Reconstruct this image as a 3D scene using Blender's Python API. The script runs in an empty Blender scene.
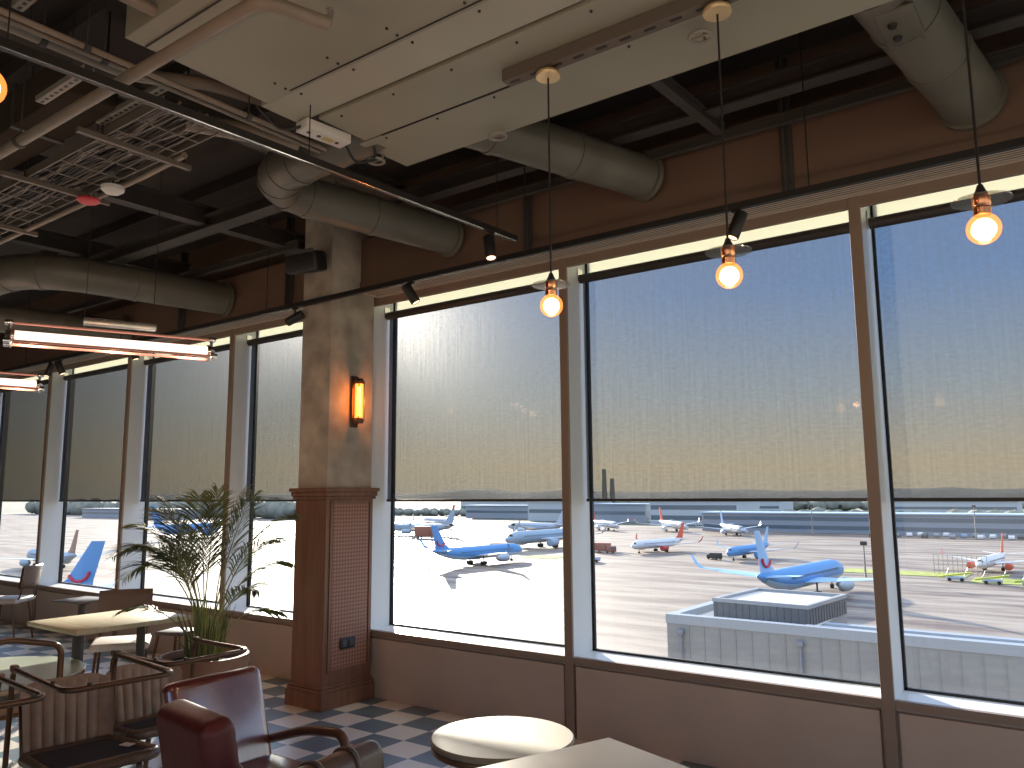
import bpy, bmesh, math, random
from mathutils import Vector, Matrix
random.seed(7)
PI = math.pi
scn = bpy.context.scene
COL = scn.collection
V = Vector

# ------------------------------------------------------------------ helpers
def link(o):
    COL.objects.link(o); return o

def tag(o, label=None, cat=None, group=None, kind=None):
    if label: o['label'] = label
    if cat: o['category'] = cat
    if group: o['group'] = group
    if kind: o['kind'] = kind
    return o

def thing(name, label, cat, loc=(0, 0, 0), rz=0, group=None, kind=None):
    o = link(bpy.data.objects.new(name, None))
    o.location = loc; o.rotation_euler = (0, 0, rz)
    o.empty_display_size = .1
    return tag(o, label, cat, group, kind)

def copy_tree(o, parent=None):
    c = link(o.copy())
    if parent is not None: c.parent = parent
    for ch in list(o.children): copy_tree(ch, c)
    return c

class MB:
    """collects shapes; build() links them as one mesh object"""
    def __init__(s): s.v = []; s.f = []; s.sm = []; s.M = Matrix()
    def add(s, vs, fs, smooth=False):
        b = len(s.v)
        s.v += [s.M @ V(p) for p in vs]
        s.f += [tuple(b + i for i in f) for f in fs]
        s.sm += [smooth] * len(fs)
        return s
    def box(s, c, d, rz=0, rx=0, ry=0):
        x, y, z = d[0] / 2, d[1] / 2, d[2] / 2
        m = Matrix.Translation(c) @ Matrix.Rotation(rz, 4, 'Z') @ Matrix.Rotation(ry, 4, 'Y') @ Matrix.Rotation(rx, 4, 'X')
        vs = [m @ V(p) for p in ((-x, -y, -z), (x, -y, -z), (x, y, -z), (-x, y, -z), (-x, -y, z), (x, -y, z), (x, y, z), (-x, y, z))]
        return s.add(vs, [(0, 3, 2, 1), (4, 5, 6, 7), (0, 1, 5, 4), (1, 2, 6, 5), (2, 3, 7, 6), (3, 0, 4, 7)])
    def span(s, a, b):
        return s.box([(a[i] + b[i]) / 2 for i in range(3)], [abs(b[i] - a[i]) for i in range(3)])
    def rbox(s, c, d, r=.03, seg=4, rz=0, rx=0, ry=0):
        bm = bmesh.new()
        bmesh.ops.create_cube(bm, size=1)
        bmesh.ops.scale(bm, vec=d, verts=bm.verts)
        bmesh.ops.bevel(bm, geom=list(bm.edges), offset=min(r, min(d) * .49), segments=seg, affect='EDGES', profile=.5)
        m = Matrix.Translation(c) @ Matrix.Rotation(rz, 4, 'Z') @ Matrix.Rotation(ry, 4, 'Y') @ Matrix.Rotation(rx, 4, 'X')
        bm.verts.index_update()
        vs = [m @ v.co for v in bm.verts]; fs = [tuple(v.index for v in f.verts) for f in bm.faces]
        bm.free()
        return s.add(vs, fs, True)
    def prism(s, poly, z0, z1):
        n = len(poly)
        vs = [(x, y, z0) for x, y in poly] + [(x, y, z1) for x, y in poly]
        fs = [tuple(reversed(range(n))), tuple(range(n, 2 * n))] + [(i, (i + 1) % n, n + (i + 1) % n, n + i) for i in range(n)]
        return s.add(vs, fs)
    def tube(s, path, r, n=10, closed=False, cap=True):
        P = [V(p) for p in path]; m = len(P)
        R = r if isinstance(r, (list, tuple)) else [r] * m
        T = []
        for i in range(m):
            a = P[(i - 1) % m] if (closed or i > 0) else P[i]
            b = P[(i + 1) % m] if (closed or i < m - 1) else P[i]
            t = (b - a); T.append(t.normalized() if t.length > 1e-9 else V((0, 0, 1)))
        u = T[0].orthogonal().normalized()
        vs = []
        for i in range(m):
            if i: u = (T[i - 1].rotation_difference(T[i]) @ u); u = (u - T[i] * u.dot(T[i])).normalized()
            w = T[i].cross(u)
            for k in range(n):
                a = 2 * PI * k / n
                vs.append(P[i] + (u * math.cos(a) + w * math.sin(a)) * R[i])
        fs = []
        for i in range(m if closed else m - 1):
            j = (i + 1) % m
            for k in range(n):
                l = (k + 1) % n
                fs.append((i * n + k, i * n + l, j * n + l, j * n + k))
        s.add(vs, fs, True)
        if cap and not closed:
            s.cap(len(vs), n)
        return s
    def cap(s, tot, n, first=True, last=True):
        b = len(s.v) - tot
        if first: s.f.append(tuple(b + i for i in reversed(range(n)))); s.sm.append(True)
        if last: s.f.append(tuple(b + tot - n + i for i in range(n))); s.sm.append(True)
    def lathe(s, prof, c=(0, 0, 0), n=28, axis='Z', smooth=True):
        rot = {'Z': Matrix(), 'X': Matrix.Rotation(PI / 2, 4, 'Y'), 'Y': Matrix.Rotation(-PI / 2, 4, 'X')}[axis] if isinstance(axis, str) else V((0, 0, 1)).rotation_difference(V(axis)).to_matrix().to_4x4()
        m = Matrix.Translation(c) @ rot
        vs = [m @ V((r * math.cos(2 * PI * k / n), r * math.sin(2 * PI * k / n), z)) for r, z in prof for k in range(n)]
        fs = []
        for i in range(len(prof) - 1):
            for k in range(n):
                l = (k + 1) % n
                fs.append((i * n + k, i * n + l, (i + 1) * n + l, (i + 1) * n + k))
        s.add(vs, fs, smooth)
        s.cap(len(vs), n, prof[0][0] > 1e-4, prof[-1][0] > 1e-4)
        return s
    def grid(s, rows, smooth=True, closed_u=False):
        n = len(rows[0]); vs = [p for r in rows for p in r]; fs = []
        for i in range(len(rows) - 1):
            for k in range(n if closed_u else n - 1):
                l = (k + 1) % n
                fs.append((i * n + k, i * n + l, (i + 1) * n + l, (i + 1) * n + k))
        return s.add(vs, fs, smooth)
    def build(s, name, m, parent=None, bevel=0):
        me = bpy.data.meshes.new(name)
        me.from_pydata([tuple(p) for p in s.v], [], s.f)
        me.polygons.foreach_set('use_smooth', s.sm)
        me.materials.append(m)
        bm = bmesh.new(); bm.from_mesh(me)
        bmesh.ops.recalc_face_normals(bm, faces=bm.faces)
        bm.to_mesh(me); bm.free(); me.update()
        if any(s.sm): me.set_sharp_from_angle(angle=math.radians(38))
        o = link(bpy.data.objects.new(name, me))
        if parent is not None: o.parent = parent
        if bevel:
            md = o.modifiers.new('bevel', 'BEVEL'); md.width = bevel; md.segments = 2; md.limit_method = 'ANGLE'
        return o

def build_each(q, name, m, parent=None, bevel=0):
    """every separate piece collected in q becomes a part of its own"""
    par = list(range(len(q.v)))
    def find(a):
        while par[a] != a: par[a] = par[par[a]]; a = par[a]
        return a
    for f in q.f:
        for i in f[1:]: par[find(i)] = find(f[0])
    groups = {}
    for f, sm in zip(q.f, q.sm): groups.setdefault(find(f[0]), []).append((f, sm))
    out = []
    for fs in groups.values():
        ids = sorted({i for f, _ in fs for i in f}); mp = {i: k for k, i in enumerate(ids)}
        p = MB(); p.v = [q.v[i] for i in ids]; p.f = [tuple(mp[i] for i in f) for f, _ in fs]; p.sm = [sm for _, sm in fs]
        out.append(p.build(name, m, parent, bevel))
    return out

def fillet(pts, r, k=6, closed=False):
    P = [V(p) for p in pts]; out = []; n = len(P)
    for i in range(n):
        if not closed and i in (0, n - 1): out.append(P[i]); continue
        a, b, c = P[i - 1], P[i], P[(i + 1) % n]
        d1 = (a - b); d2 = (c - b)
        q = min(r, d1.length * .49, d2.length * .49)
        p1 = b + d1.normalized() * q; p2 = b + d2.normalized() * q
        for j in range(k + 1):
            t = j / k
            out.append((1 - t) ** 2 * p1 + 2 * t * (1 - t) * b + t * t * p2)
    return out

# ------------------------------------------------------------------ materials
MC = {}
def mat(name, col, rough=.6, metal=0., noise=0., scale=8., stretch=(1, 1, 1), bump=0., spec=.5, emit=None, estr=0., coat=0.):
    if name in MC: return MC[name]
    m = bpy.data.materials.new(name); m.use_nodes = True
    nt = m.node_tree; b = nt.nodes['Principled BSDF']
    b.inputs['Base Color'].default_value = (*col, 1); b.inputs['Roughness'].default_value = rough
    b.inputs['Metallic'].default_value = metal; b.inputs['Specular IOR Level'].default_value = spec
    if coat: b.inputs['Coat Weight'].default_value = coat; b.inputs['Coat Roughness'].default_value = .16; b.inputs['Coat IOR'].default_value = 2.1
    if emit: b.inputs['Emission Color'].default_value = (*emit, 1); b.inputs['Emission Strength'].default_value = estr
    if noise or bump:
        tc = nt.nodes.new('ShaderNodeTexCoord'); mp = nt.nodes.new('ShaderNodeMapping'); mp.inputs['Scale'].default_value = stretch
        nz = nt.nodes.new('ShaderNodeTexNoise'); nz.inputs['Scale'].default_value = scale; nz.inputs['Detail'].default_value = 5
        nt.links.new(tc.outputs['Object'], mp.inputs[0]); nt.links.new(mp.outputs[0], nz.inputs['Vector'])
        if noise:
            r = nt.nodes.new('ShaderNodeValToRGB')
            r.color_ramp.elements[0].position = .3; r.color_ramp.elements[1].position = .7
            r.color_ramp.elements[0].color = (*[c * (1 - noise) for c in col], 1)
            r.color_ramp.elements[1].color = (*[min(1, c * (1 + noise)) for c in col], 1)
            nt.links.new(nz.outputs['Fac'], r.inputs[0]); nt.links.new(r.outputs[0], b.inputs['Base Color'])
        if bump:
            bp = nt.nodes.new('ShaderNodeBump'); bp.inputs['Strength'].default_value = bump; bp.inputs['Distance'].default_value = .01
            nt.links.new(nz.outputs['Fac'], bp.inputs['Height']); nt.links.new(bp.outputs[0], b.inputs['Normal'])
    MC[name] = m
    return m

def glow(name, col, s):
    m = bpy.data.materials.new(name); m.use_nodes = True; nt = m.node_tree; nt.nodes.clear()
    e = nt.nodes.new('ShaderNodeEmission'); e.inputs[0].default_value = (*col, 1); e.inputs[1].default_value = s
    o = nt.nodes.new('ShaderNodeOutputMaterial'); nt.links.new(e.outputs[0], o.inputs[0]); return m

def glassy(name, tint=(1, 1, 1), refl=.06, emit=None, es=0, rough=.02):
    m = bpy.data.materials.new(name); m.use_nodes = True; nt = m.node_tree; nt.nodes.clear()
    t = nt.nodes.new('ShaderNodeBsdfTransparent'); t.inputs[0].default_value = (*tint, 1)
    g = nt.nodes.new('ShaderNodeBsdfGlossy'); g.inputs['Roughness'].default_value = rough
    mx = nt.nodes.new('ShaderNodeMixShader'); mx.inputs[0].default_value = refl
    o = nt.nodes.new('ShaderNodeOutputMaterial')
    nt.links.new(t.outputs[0], mx.inputs[1]); nt.links.new(g.outputs[0], mx.inputs[2])
    last = mx.outputs[0]
    if emit:
        e = nt.nodes.new('ShaderNodeEmission'); e.inputs[0].default_value = (*emit, 1); e.inputs[1].default_value = es
        a = nt.nodes.new('ShaderNodeAddShader'); nt.links.new(last, a.inputs[0]); nt.links.new(e.outputs[0], a.inputs[1]); last = a.outputs[0]
    nt.links.new(last, o.inputs[0]); return m

def coords(nt, kind='Object', scale=(1, 1, 1), rot=(0, 0, 0)):
    tc = nt.nodes.new('ShaderNodeTexCoord'); mp = nt.nodes.new('ShaderNodeMapping')
    mp.inputs['Scale'].default_value = scale; mp.inputs['Rotation'].default_value = rot
    nt.links.new(tc.outputs[kind], mp.inputs[0]); return mp.outputs[0]

BROWN = mat('brown_paint', (.21, .135, .095), .55, noise=.08, scale=3)
FRAME = mat('bronze_frame', (.30, .215, .16), .45, spec=.4)
WHITEFRAME = mat('pale_reveal', (.72, .76, .76), .4)
SILL = mat('white_sill', (.82, .82, .8), .35)
GASKET = mat('black_gasket', (.02, .02, .022), .5)
BLACK = mat('black_metal', (.018, .016, .015), .45)
DARK = mat('dark_steel', (.06, .052, .045), .6, noise=.15, scale=4)
DARKB = mat('dark_soffit', (.055, .042, .034), .8, noise=.2, scale=1.5)
PANEL = mat('olive_grey_sheet', (.33, .315, .24), .5, noise=.08, scale=1.2, spec=.4)
PANEL2 = mat('olive_sheet_seam', (.43, .415, .33), .5, noise=.05, scale=2)
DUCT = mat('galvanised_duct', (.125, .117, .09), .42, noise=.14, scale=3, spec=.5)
PIPE = mat('painted_pipe', (.26, .21, .16), .45, noise=.1, scale=5)
GALV = mat('galvanised_channel', (.30, .275, .23), .5, .2, noise=.12, scale=6)
STONE = mat('mottled_plaster', (.40, .35, .28), .8, noise=.28, scale=5, bump=.12)
WOOD = mat('dark_wood', (.20, .095, .055), .45, noise=.22, scale=3, stretch=(8, 8, .7), bump=.04)
LEATHER = mat('oxblood_leather', (.15, .024, .02), .3, noise=.15, scale=30, bump=.05, spec=.8, coat=1.)
BLEATHER = mat('brown_leather', (.10, .06, .035), .33, noise=.2, scale=20, bump=.08, spec=.6)
CHANNEL = mat('brown_upholstery', (.36, .25, .175), .55, noise=.15, scale=14, bump=.05)
TUBE = mat('bronze_tube', (.13, .075, .045), .3, .7)
CHROME = mat('chrome', (.7, .68, .64), .15, 1.)
COPPER = mat('copper', (.75, .36, .2), .22, 1.)
DUSTCLOTH = mat('black_dust_cloth', (.025, .022, .022), .9)
CREAM = mat('cream_tag', (.75, .62, .48), .7)
OAK = mat('pale_tabletop', (.60, .52, .34), .4, noise=.12, scale=4, stretch=(1, 8, 1), spec=.4)
STONETOP = mat('pale_stone_top', (.30, .27, .20), .5, noise=.06, scale=12, spec=.25)
GREYTOP = mat('greige_tabletop', (.44, .39, .31), .45, noise=.05, scale=10, spec=.3)
GREENTOP = mat('sage_stone_top', (.40, .46, .36), .3, noise=.1, scale=6)
WALNUT = mat('walnut', (.14, .065, .04), .35, noise=.2, scale=6, stretch=(1, 6, 1))
WHITEP = mat('white_plastic', (.75, .73, .68), .4)
RED = mat('red_plastic', (.6, .03, .05), .4)
LEAF = mat('palm_leaf', (.13, .16, .05), .5, noise=.35, scale=6)
STEMG = mat('palm_stem', (.30, .30, .10), .5, noise=.3, scale=8)
POTM = mat('tan_planter', (.30, .15, .085), .5, noise=.1, scale=6)
SOIL = mat('soil', (.05, .035, .025), .95, noise=.4, scale=30, bump=.4)
GLASS = glassy('window_glass', (.95, .97, .96), .05)
CLEAR = glassy('clear_tube_glass', (.97, .93, .9), .08)

def translucent(name, col, k):
    m = bpy.data.materials.new(name); m.use_nodes = True; nt = m.node_tree; nt.nodes.clear()
    a = nt.nodes.new('ShaderNodeBsdfTranslucent'); a.inputs[0].default_value = (*col, 1)
    d = nt.nodes.new('ShaderNodeBsdfDiffuse'); d.inputs[0].default_value = (*col, 1)
    x = nt.nodes.new('ShaderNodeMixShader'); x.inputs[0].default_value = k
    o = nt.nodes.new('ShaderNodeOutputMaterial'); nt.links.new(a.outputs[0], x.inputs[1]); nt.links.new(d.outputs[0], x.inputs[2]); nt.links.new(x.outputs[0], o.inputs[0])
    return m
HEAD_DIFFUSER = translucent('bright_recess_diffuser', (.70, .70, .61), .25)

def floor_mat():
    m = bpy.data.materials.new('chequer_floor'); m.use_nodes = True; nt = m.node_tree; b = nt.nodes['Principled BSDF']
    tc = nt.nodes.new('ShaderNodeTexCoord'); mp = nt.nodes.new('ShaderNodeMapping')
    mp.inputs['Location'].default_value = (4.68 / .277, .43 / .249, .5); mp.inputs['Scale'].default_value = (1 / .277, 1 / .249, 0)
    nt.links.new(tc.outputs['Object'], mp.inputs[0])
    ck = nt.nodes.new('ShaderNodeTexChecker'); ck.inputs['Scale'].default_value = 1
    ck.inputs['Color1'].default_value = (.84, .78, .70, 1); ck.inputs['Color2'].default_value = (.16, .22, .265, 1)
    nt.links.new(mp.outputs[0], ck.inputs[0])
    nz = nt.nodes.new('ShaderNodeTexNoise'); nz.inputs['Scale'].default_value = 9; nz.inputs['Detail'].default_value = 6
    nt.links.new(tc.outputs['Object'], nz.inputs['Vector'])
    mx = nt.nodes.new('ShaderNodeMix'); mx.data_type = 'RGBA'; mx.blend_type = 'OVERLAY'; mx.inputs[0].default_value = .3
    nt.links.new(ck.outputs[0], mx.inputs[6]); nt.links.new(nz.outputs['Color'], mx.inputs[7]); nt.links.new(mx.outputs[2], b.inputs['Base Color'])
    b.inputs['Roughness'].default_value = .3
    return m

def cane_mat():
    m = bpy.data.materials.new('woven_cane'); m.use_nodes = True; nt = m.node_tree; b = nt.nodes['Principled BSDF']
    c = coords(nt, 'Object', (1, 48, 48), (PI / 4, 0, 0))
    ck = nt.nodes.new('ShaderNodeTexChecker'); ck.inputs['Scale'].default_value = 1
    ck.inputs['Color1'].default_value = (.36, .175, .11, 1); ck.inputs['Color2'].default_value = (.20, .09, .055, 1)
    nt.links.new(c, ck.inputs[0]); nt.links.new(ck.outputs[0], b.inputs['Base Color']); b.inputs['Roughness'].default_value = .5
    return m

def blind_mat():
    m = bpy.data.materials.new('mesh_blind_fabric'); m.use_nodes = True; nt = m.node_tree; nt.nodes.clear()
    o = nt.nodes.new('ShaderNodeOutputMaterial')
    t = nt.nodes.new('ShaderNodeBsdfTransparent')
    d = nt.nodes.new('ShaderNodeBsdfTranslucent'); d.inputs[0].default_value = (.5, .49, .45, 1)
    df = nt.nodes.new('ShaderNodeBsdfDiffuse'); df.inputs[0].default_value = (.16, .14, .11, 1)
    c = coords(nt, 'Object', (55, 1, 1.6))
    nz = nt.nodes.new('ShaderNodeTexNoise'); nz.inputs['Scale'].default_value = 1.; nz.inputs['Detail'].default_value = 3
    c2 = coords(nt, 'Object', (22, 1, 75))
    nz2 = nt.nodes.new('ShaderNodeTexNoise'); nz2.inputs['Scale'].default_value = 1.; nz2.inputs['Detail'].default_value = 3
    nt.links.new(c, nz.inputs['Vector']); nt.links.new(c2, nz2.inputs['Vector'])
    ad = nt.nodes.new('ShaderNodeMath'); ad.operation = 'ADD'; nt.links.new(nz.outputs['Fac'], ad.inputs[0]); nt.links.new(nz2.outputs['Fac'], ad.inputs[1])
    mr = nt.nodes.new('ShaderNodeMapRange'); mr.inputs[1].default_value = .6; mr.inputs[2].default_value = 1.4
    mr.inputs[3].default_value = BLIND_SOLID[0]; mr.inputs[4].default_value = BLIND_SOLID[1]
    nt.links.new(ad.outputs[0], mr.inputs[0])
    m1 = nt.nodes.new('ShaderNodeMixShader'); m1.inputs[0].default_value = .5
    nt.links.new(d.outputs[0], m1.inputs[1]); nt.links.new(df.outputs[0], m1.inputs[2])
    rf = nt.nodes.new('ShaderNodeBsdfRefraction'); rf.inputs['IOR'].default_value = 1.12; rf.inputs['Roughness'].default_value = .75
    m3 = nt.nodes.new('ShaderNodeMixShader'); m3.inputs[0].default_value = .05; nt.links.new(m1.outputs[0], m3.inputs[1]); nt.links.new(rf.outputs[0], m3.inputs[2])
    m2 = nt.nodes.new('ShaderNodeMixShader'); nt.links.new(mr.outputs[0], m2.inputs[0])
    nt.links.new(t.outputs[0], m2.inputs[1]); nt.links.new(m3.outputs[0], m2.inputs[2]); nt.links.new(m2.outputs[0], o.inputs['Surface'])
    va = nt.nodes.new('ShaderNodeVolumeAbsorption'); va.inputs['Color'].default_value = (.10, .10, .10, 1); va.inputs['Density'].default_value = BLIND_DENS
    nt.links.new(va.outputs[0], o.inputs['Volume'])
    return m

# ------------------------------------------------------------------ tunables
SUN_DIR = V((-.712, .664, .230)).normalized()
SUN_E = 13.0
SKY = 1.5
EXPO = 0.2
BLIND_SOLID = (.05, .22)
BLIND_DENS = 295.

# ------------------------------------------------------------------ camera
def camera():
    yaw, pit, rol, D, f = -.6355, .1365, -.0077, 4.67, 797.35
    f0 = V((math.sin(yaw), math.cos(yaw), 0)); r = V((math.cos(yaw), -math.sin(yaw), 0)); u = V((0, 0, 1))
    fw = f0 * math.cos(pit) + u * math.sin(pit); u2 = -f0 * math.sin(pit) + u * math.cos(pit)
    r2 = r * math.cos(rol) + u2 * math.sin(rol); u3 = -r * math.sin(rol) + u2 * math.cos(rol)
    cam = bpy.data.cameras.new('camera'); cam.sensor_width = 36; cam.lens = f * 36 / 1024; cam.clip_end = 20000; cam.clip_start = .05
    o = link(bpy.data.objects.new('camera', cam))
    m = Matrix((r2, u3, -fw)).transposed().to_4x4(); m.translation = (0, -D, 1.6)
    o.matrix_world = m; scn.camera = o
camera()

# ------------------------------------------------------------------ room shell
X0, X1, YB = -17.0, 5.2, -9.0
MULX = [-1.0146 - 1.97 * k for k in range(-3, 8)]       # mullion centres, right to left
MULX = [x for x in MULX if x < X1]
ZC = 4.25
MB().span((X0, YB, -.2), (X1, .3, 0)).build('floor', floor_mat()); tag(bpy.data.objects['floor'], 'chequered floor of pale and slate blue tiles', 'floor', kind='structure')
b = MB().span((X0, YB, ZC), (X1, .6, ZC + .2))
for i in range(9): b.span((X0, -.95 - i * .62, ZC - .1), (X1, -.78 - i * .62, ZC))
tag(b.build('ceiling', DARKB), 'dark exposed ribbed ceiling above the services', 'ceiling', kind='structure')
# side and back walls: window openings behind and right are added for fill light
q = MB().span((X0, YB - .2, 0), (X1, YB, .5)).span((X0, YB - .2, 3.2), (X1, YB, ZC))
q.span((X0, YB - .2, .5), (-3.2, YB, 3.2))
for i in range(4): q.span((-.9 + i * 2.3, YB - .2, .5), (-.9 + i * 2.3 + .3, YB, 3.2))
tag(q.build('wall_back', BROWN), 'brown room wall behind the camera with tall openings added for fill light', 'wall', kind='structure')
q = MB().span((X1, YB, 0), (X1 + .2, .4, .5)).span((X1, YB, 3.2), (X1 + .2, .4, ZC))
for i in range(5): q.span((X1, YB + i * 2.25, .5), (X1 + .2, YB + i * 2.25 + .35, 3.2))
tag(q.build('wall_right', BROWN), 'brown room wall beyond the right edge with tall openings added for fill light', 'wall', kind='structure')
tag(MB().span((X0 - .2, YB, 0), (X0, .4, ZC)).build('wall_left', BROWN), 'brown painted room wall at the far left end', 'wall', kind='structure')
# window wall: low panelling, fascia above, soffit strip
w = MB().span((X0, .03, -.1), (X1, .30, .47))
edges = [X1] + MULX + [X0]
for i in range(len(edges) - 1):
    a, c = edges[i + 1], edges[i]
    w.span((a + .047, .0, .0), (c - .047, .05, .455))
tag(w.build('wall_front', mat('taupe_panel', (.54, .42, .33), .5, noise=.05, scale=3), bevel=.003), 'low brown panelled wall under the windows', 'wall', kind='structure')
w = MB().span((X0, -.2, 3.275), (X1, .02, 3.36)).span((X0, -.19, 3.36), (X1, -.14, 3.72)).span((X0, .02, 3.36), (X1, .4, ZC))
for x in (-1.31, -3.14, -5.78, -7.6): pass
fa = w
tag(fa.build('wall_upper', mat('dark_brown_board', (.165, .098, .066), .6, noise=.1, scale=2)), 'brown fascia boards above the windows', 'wall', kind='structure')
# transoms
t = MB().span((X0, -.005, .475), (X1, .03, .517))
tag(t.build('trim_1', FRAME), 'bronze rail along the front of the window sill', 'trim', kind='structure')
t = MB().span((X0, .03, .47), (X1, .32, .517))
tag(t.build('trim_2', SILL), 'white window sill running under the glass', 'trim', kind='structure')
t = MB().span((X0, -.005, 3.198), (X1, .03, 3.268))
tag(t.build('trim_3', FRAME), 'bronze head rail above the windows', 'trim', kind='structure')
t = MB().span((X0, .02, 3.34), (X1, .33, 3.36))
tag(t.build('trim_4', WHITEFRAME), 'pale head recess above the roller blinds', 'trim', kind='structure')
n = 5
for i, x in enumerate(MULX):
    o = MB().span((x - .032, -.012, 0), (x + .032, .01, 3.268)).build('trim_%d' % n, FRAME, bevel=.004)
    tag(o, 'bronze window mullion with pale deep sides', 'trim', kind='structure')
    MB().span((x - .030, .01, .517), (x + .030, .25, 3.34)).build('reveal', WHITEFRAME, o)
    MB().span((x - .032, .25, .517), (x + .032, .30, 3.34)).build('gasket', GASKET, o)
    n += 1
# windows (pane + black bead) and blinds
bays = []
e = [X1] + MULX + [X0]
for i in range(len(e) - 1):
    bays.append((e[i + 1] + .032, e[i] - .032))
names_blind = {
    4: 'mesh roller blind at the far right edge, behind the largest glowing bulb',
    5: 'broad mesh roller blind over the parapet roof view, behind the middle glowing bulb',
    6: 'sunlit mesh roller blind just right of the pillar',
    7: 'mesh roller blind just left of the pillar, beside the palm',
    8: 'olive mesh roller blind above the tall palm leaves',
    9: 'dark mesh roller blind above the blue tail fin',
    10: 'near black mesh roller blind at the far left edge',
}
BL = None
wn = 1
for i, (a, c) in enumerate(bays):
    q = MB()
    for (p0, p1) in (((a, .262, .517), (c, .285, .532)), ((a, .262, .517), (a + .012, .285, 3.34)), ((c - .012, .262, .517), (c, .285, 3.34))):
        q.span(p0, p1)
    wo = q.build('window_%d' % wn, GASKET)
    tag(wo, 'tall airport window pane in a black bead', 'window', kind='structure')
    MB().add([(a, .275, .517), (c, .275, .517), (c, .275, 3.345), (a, .275, 3.345)], [(0, 1, 2, 3)]).build('pane', GLASS, wo)
    MB().span((a + .012, .262, 3.15), (c - .012, .268, 3.338)).build('recess_diffuser', HEAD_DIFFUSER, wo)  # translucent strip added so the head recess reads as brightly lit
    wn += 1
# bays that the photograph shows carry blinds (index counted from the right end of the wall)
bm_ = blind_mat()
HEM = mat('blind_hem', (.035, .028, .024), .5)
seen = [b_ for b_ in bays if b_[0] < .9]
labels = [names_blind[k] for k in (4, 5, 6, 7, 8, 9, 10)]
for k, (a, c) in enumerate(seen):
    lab = labels[k] if k < len(labels) else None
    if lab is None: continue
    bt = thing('roller_blind', lab, 'blind', ((a + c) / 2, .17, 3.14), 0, 'roller blinds on the window wall')
    hw = (c - a) / 2 - .018
    o = MB().box((0, .02, -.80), (2 * hw, .004, 1.575)).build('fabric', bm_, bt)
    MB().lathe([(.001, -hw - .01), (.033, -hw - .01), (.033, hw + .01), (.001, hw + .01)], (0, 0, 0), 18, 'X').build('roller', HEM, bt)
    MB().rbox((0, .02, -1.59), (2 * hw + .012, .014, .02), .004, 2).build('hem_bar', HEM, bt)
    q = MB()
    for sx in (-1, 1): q.box((sx * (hw + .014), .0, .03), (.006, .06, .09))
    build_each(q, 'bracket', CHROME, bt)

# linear slot grille in the soffit strip
def slot_grille(xa, xb, label):
    g = thing('slot_grille', label, 'air grille', ((xa + xb) / 2, -.102, 3.266), 0, 'slot grilles above the windows')
    L = xb - xa
    f = MB()
    for y in (-.088, .088): f.box((0, y, 0), (L, .018, .016))
    f.box((-L / 2, 0, 0), (.014, .19, .016)).box((L / 2, 0, 0), (.014, .19, .016))
    f.build('frame', mat('grille_frame', (.62, .53, .44), .45), g)
    MB().box((0, 0, .0055), (L, .18, .004)).build('backing', BLACK, g)
    for y in (-.0465, -.0155, .0155, .0465):
        MB().box((0, y, -.004), (L - .02, .011, .004)).build('blade', MC['grille_frame'], g)
slot_grille(-4.84, 3.0, 'long linear slot grille above the windows right of the pillar')
slot_grille(-13, -5.25, 'long linear slot grille above the windows left of the pillar')

# ------------------------------------------------------------------ pillar
pl = thing('pillar', 'square pillar, mottled plaster above a dark wood lower half with woven cane', 'pillar', (-5.045, -.265, 0))
MB().span((-.175, -.235, 1.60), (.175, .235, ZC)).build('shaft', STONE, pl, bevel=.006)
MB().span((-.185, -.245, .12), (.185, .245, 1.60)).build('wood_casing', WOOD, pl, bevel=.004)
q = MB()
for (z0, z1, g) in ((1.565, 1.59, .028), (1.59, 1.625, .038), (1.625, 1.655, .05)): q.span((-.175 - g, -.235 - g, z0), (.175 + g, .235 + g, z1))
q.build('capital', WOOD, pl, bevel=.006)
q = MB()
for (z0, z1, g) in ((0, .12, .04), (.12, .145, .032), (.145, .165, .022)): q.span((-.175 - g, -.235 - g, z0), (.175 + g, .235 + g, z1))
q.build('plinth', WOOD, pl, bevel=.006)
cn = cane_mat()
MB().box((.187, .01, .91), (.006, .37, 1.27)).build('cane_panel', cn, pl)
q = MB()
for y in (-.195, .215): q.box((.189, y - .0, .91), (.012, .022, 1.29))
for z in (.27, 1.55): q.box((.189, .01, z), (.012, .40, .022))
q.build('panel_moulding', WOOD, pl)
sk = thing('wall_socket', 'black double wall socket low on the wooden side of the pillar', 'socket', (-4.848, -.28, .462))
MB().rbox((.004, 0, 0), (.012, .145, .085), .004, 2).build('plate', BLACK, sk)
for y in (-.036, .036): MB().box((.011, y, 0), (.004, .04, .05)).build('outlet', mat('dark_grey_plastic', (.07, .07, .075), .4), sk)
# sconce
sc = thing('wall_sconce', 'bronze wall light with a glowing amber tube on the pillar', 'wall light', (-4.87, -.245, 2.35))
MB().rbox((.012, 0, 0), (.02, .07, .42), .006, 2).build('backplate', TUBE, sc)
q = MB()
for z in (-.17, .15): q.lathe([(.001, 0), (.036, 0), (.04, .01), (.04, .03), (.03, .045), (.001, .045)], (.065, 0, z - .01), 20)
q.box((.035, 0, -.165), (.06, .02, .02)).box((.035, 0, .165), (.06, .02, .02))
build_each(q, 'end_cap', TUBE, sc)
q = MB()
for a in range(4):
    an = PI / 4 + a * PI / 2
    q.tube([(.065 + .042 * math.cos(an), .042 * math.sin(an), -.165), (.065 + .042 * math.cos(an), .042 * math.sin(an), .165)], .0035, 6)
build_each(q, 'cage_rod', TUBE, sc)
MB().lathe([(.032, -.14), (.032, .14)], (.065, 0, 0), 20).build('glass_tube', glassy('amber_glass', (1, .62, .3), .05, (1, .28, .05), 1.6), sc)
MB().lathe([(.001, -.12), (.012, -.115), (.012, .115), (.001, .12)], (.065, 0, 0), 12).build('filament', glow('filament_glow', (1, .36, .1), 22), sc)
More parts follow.
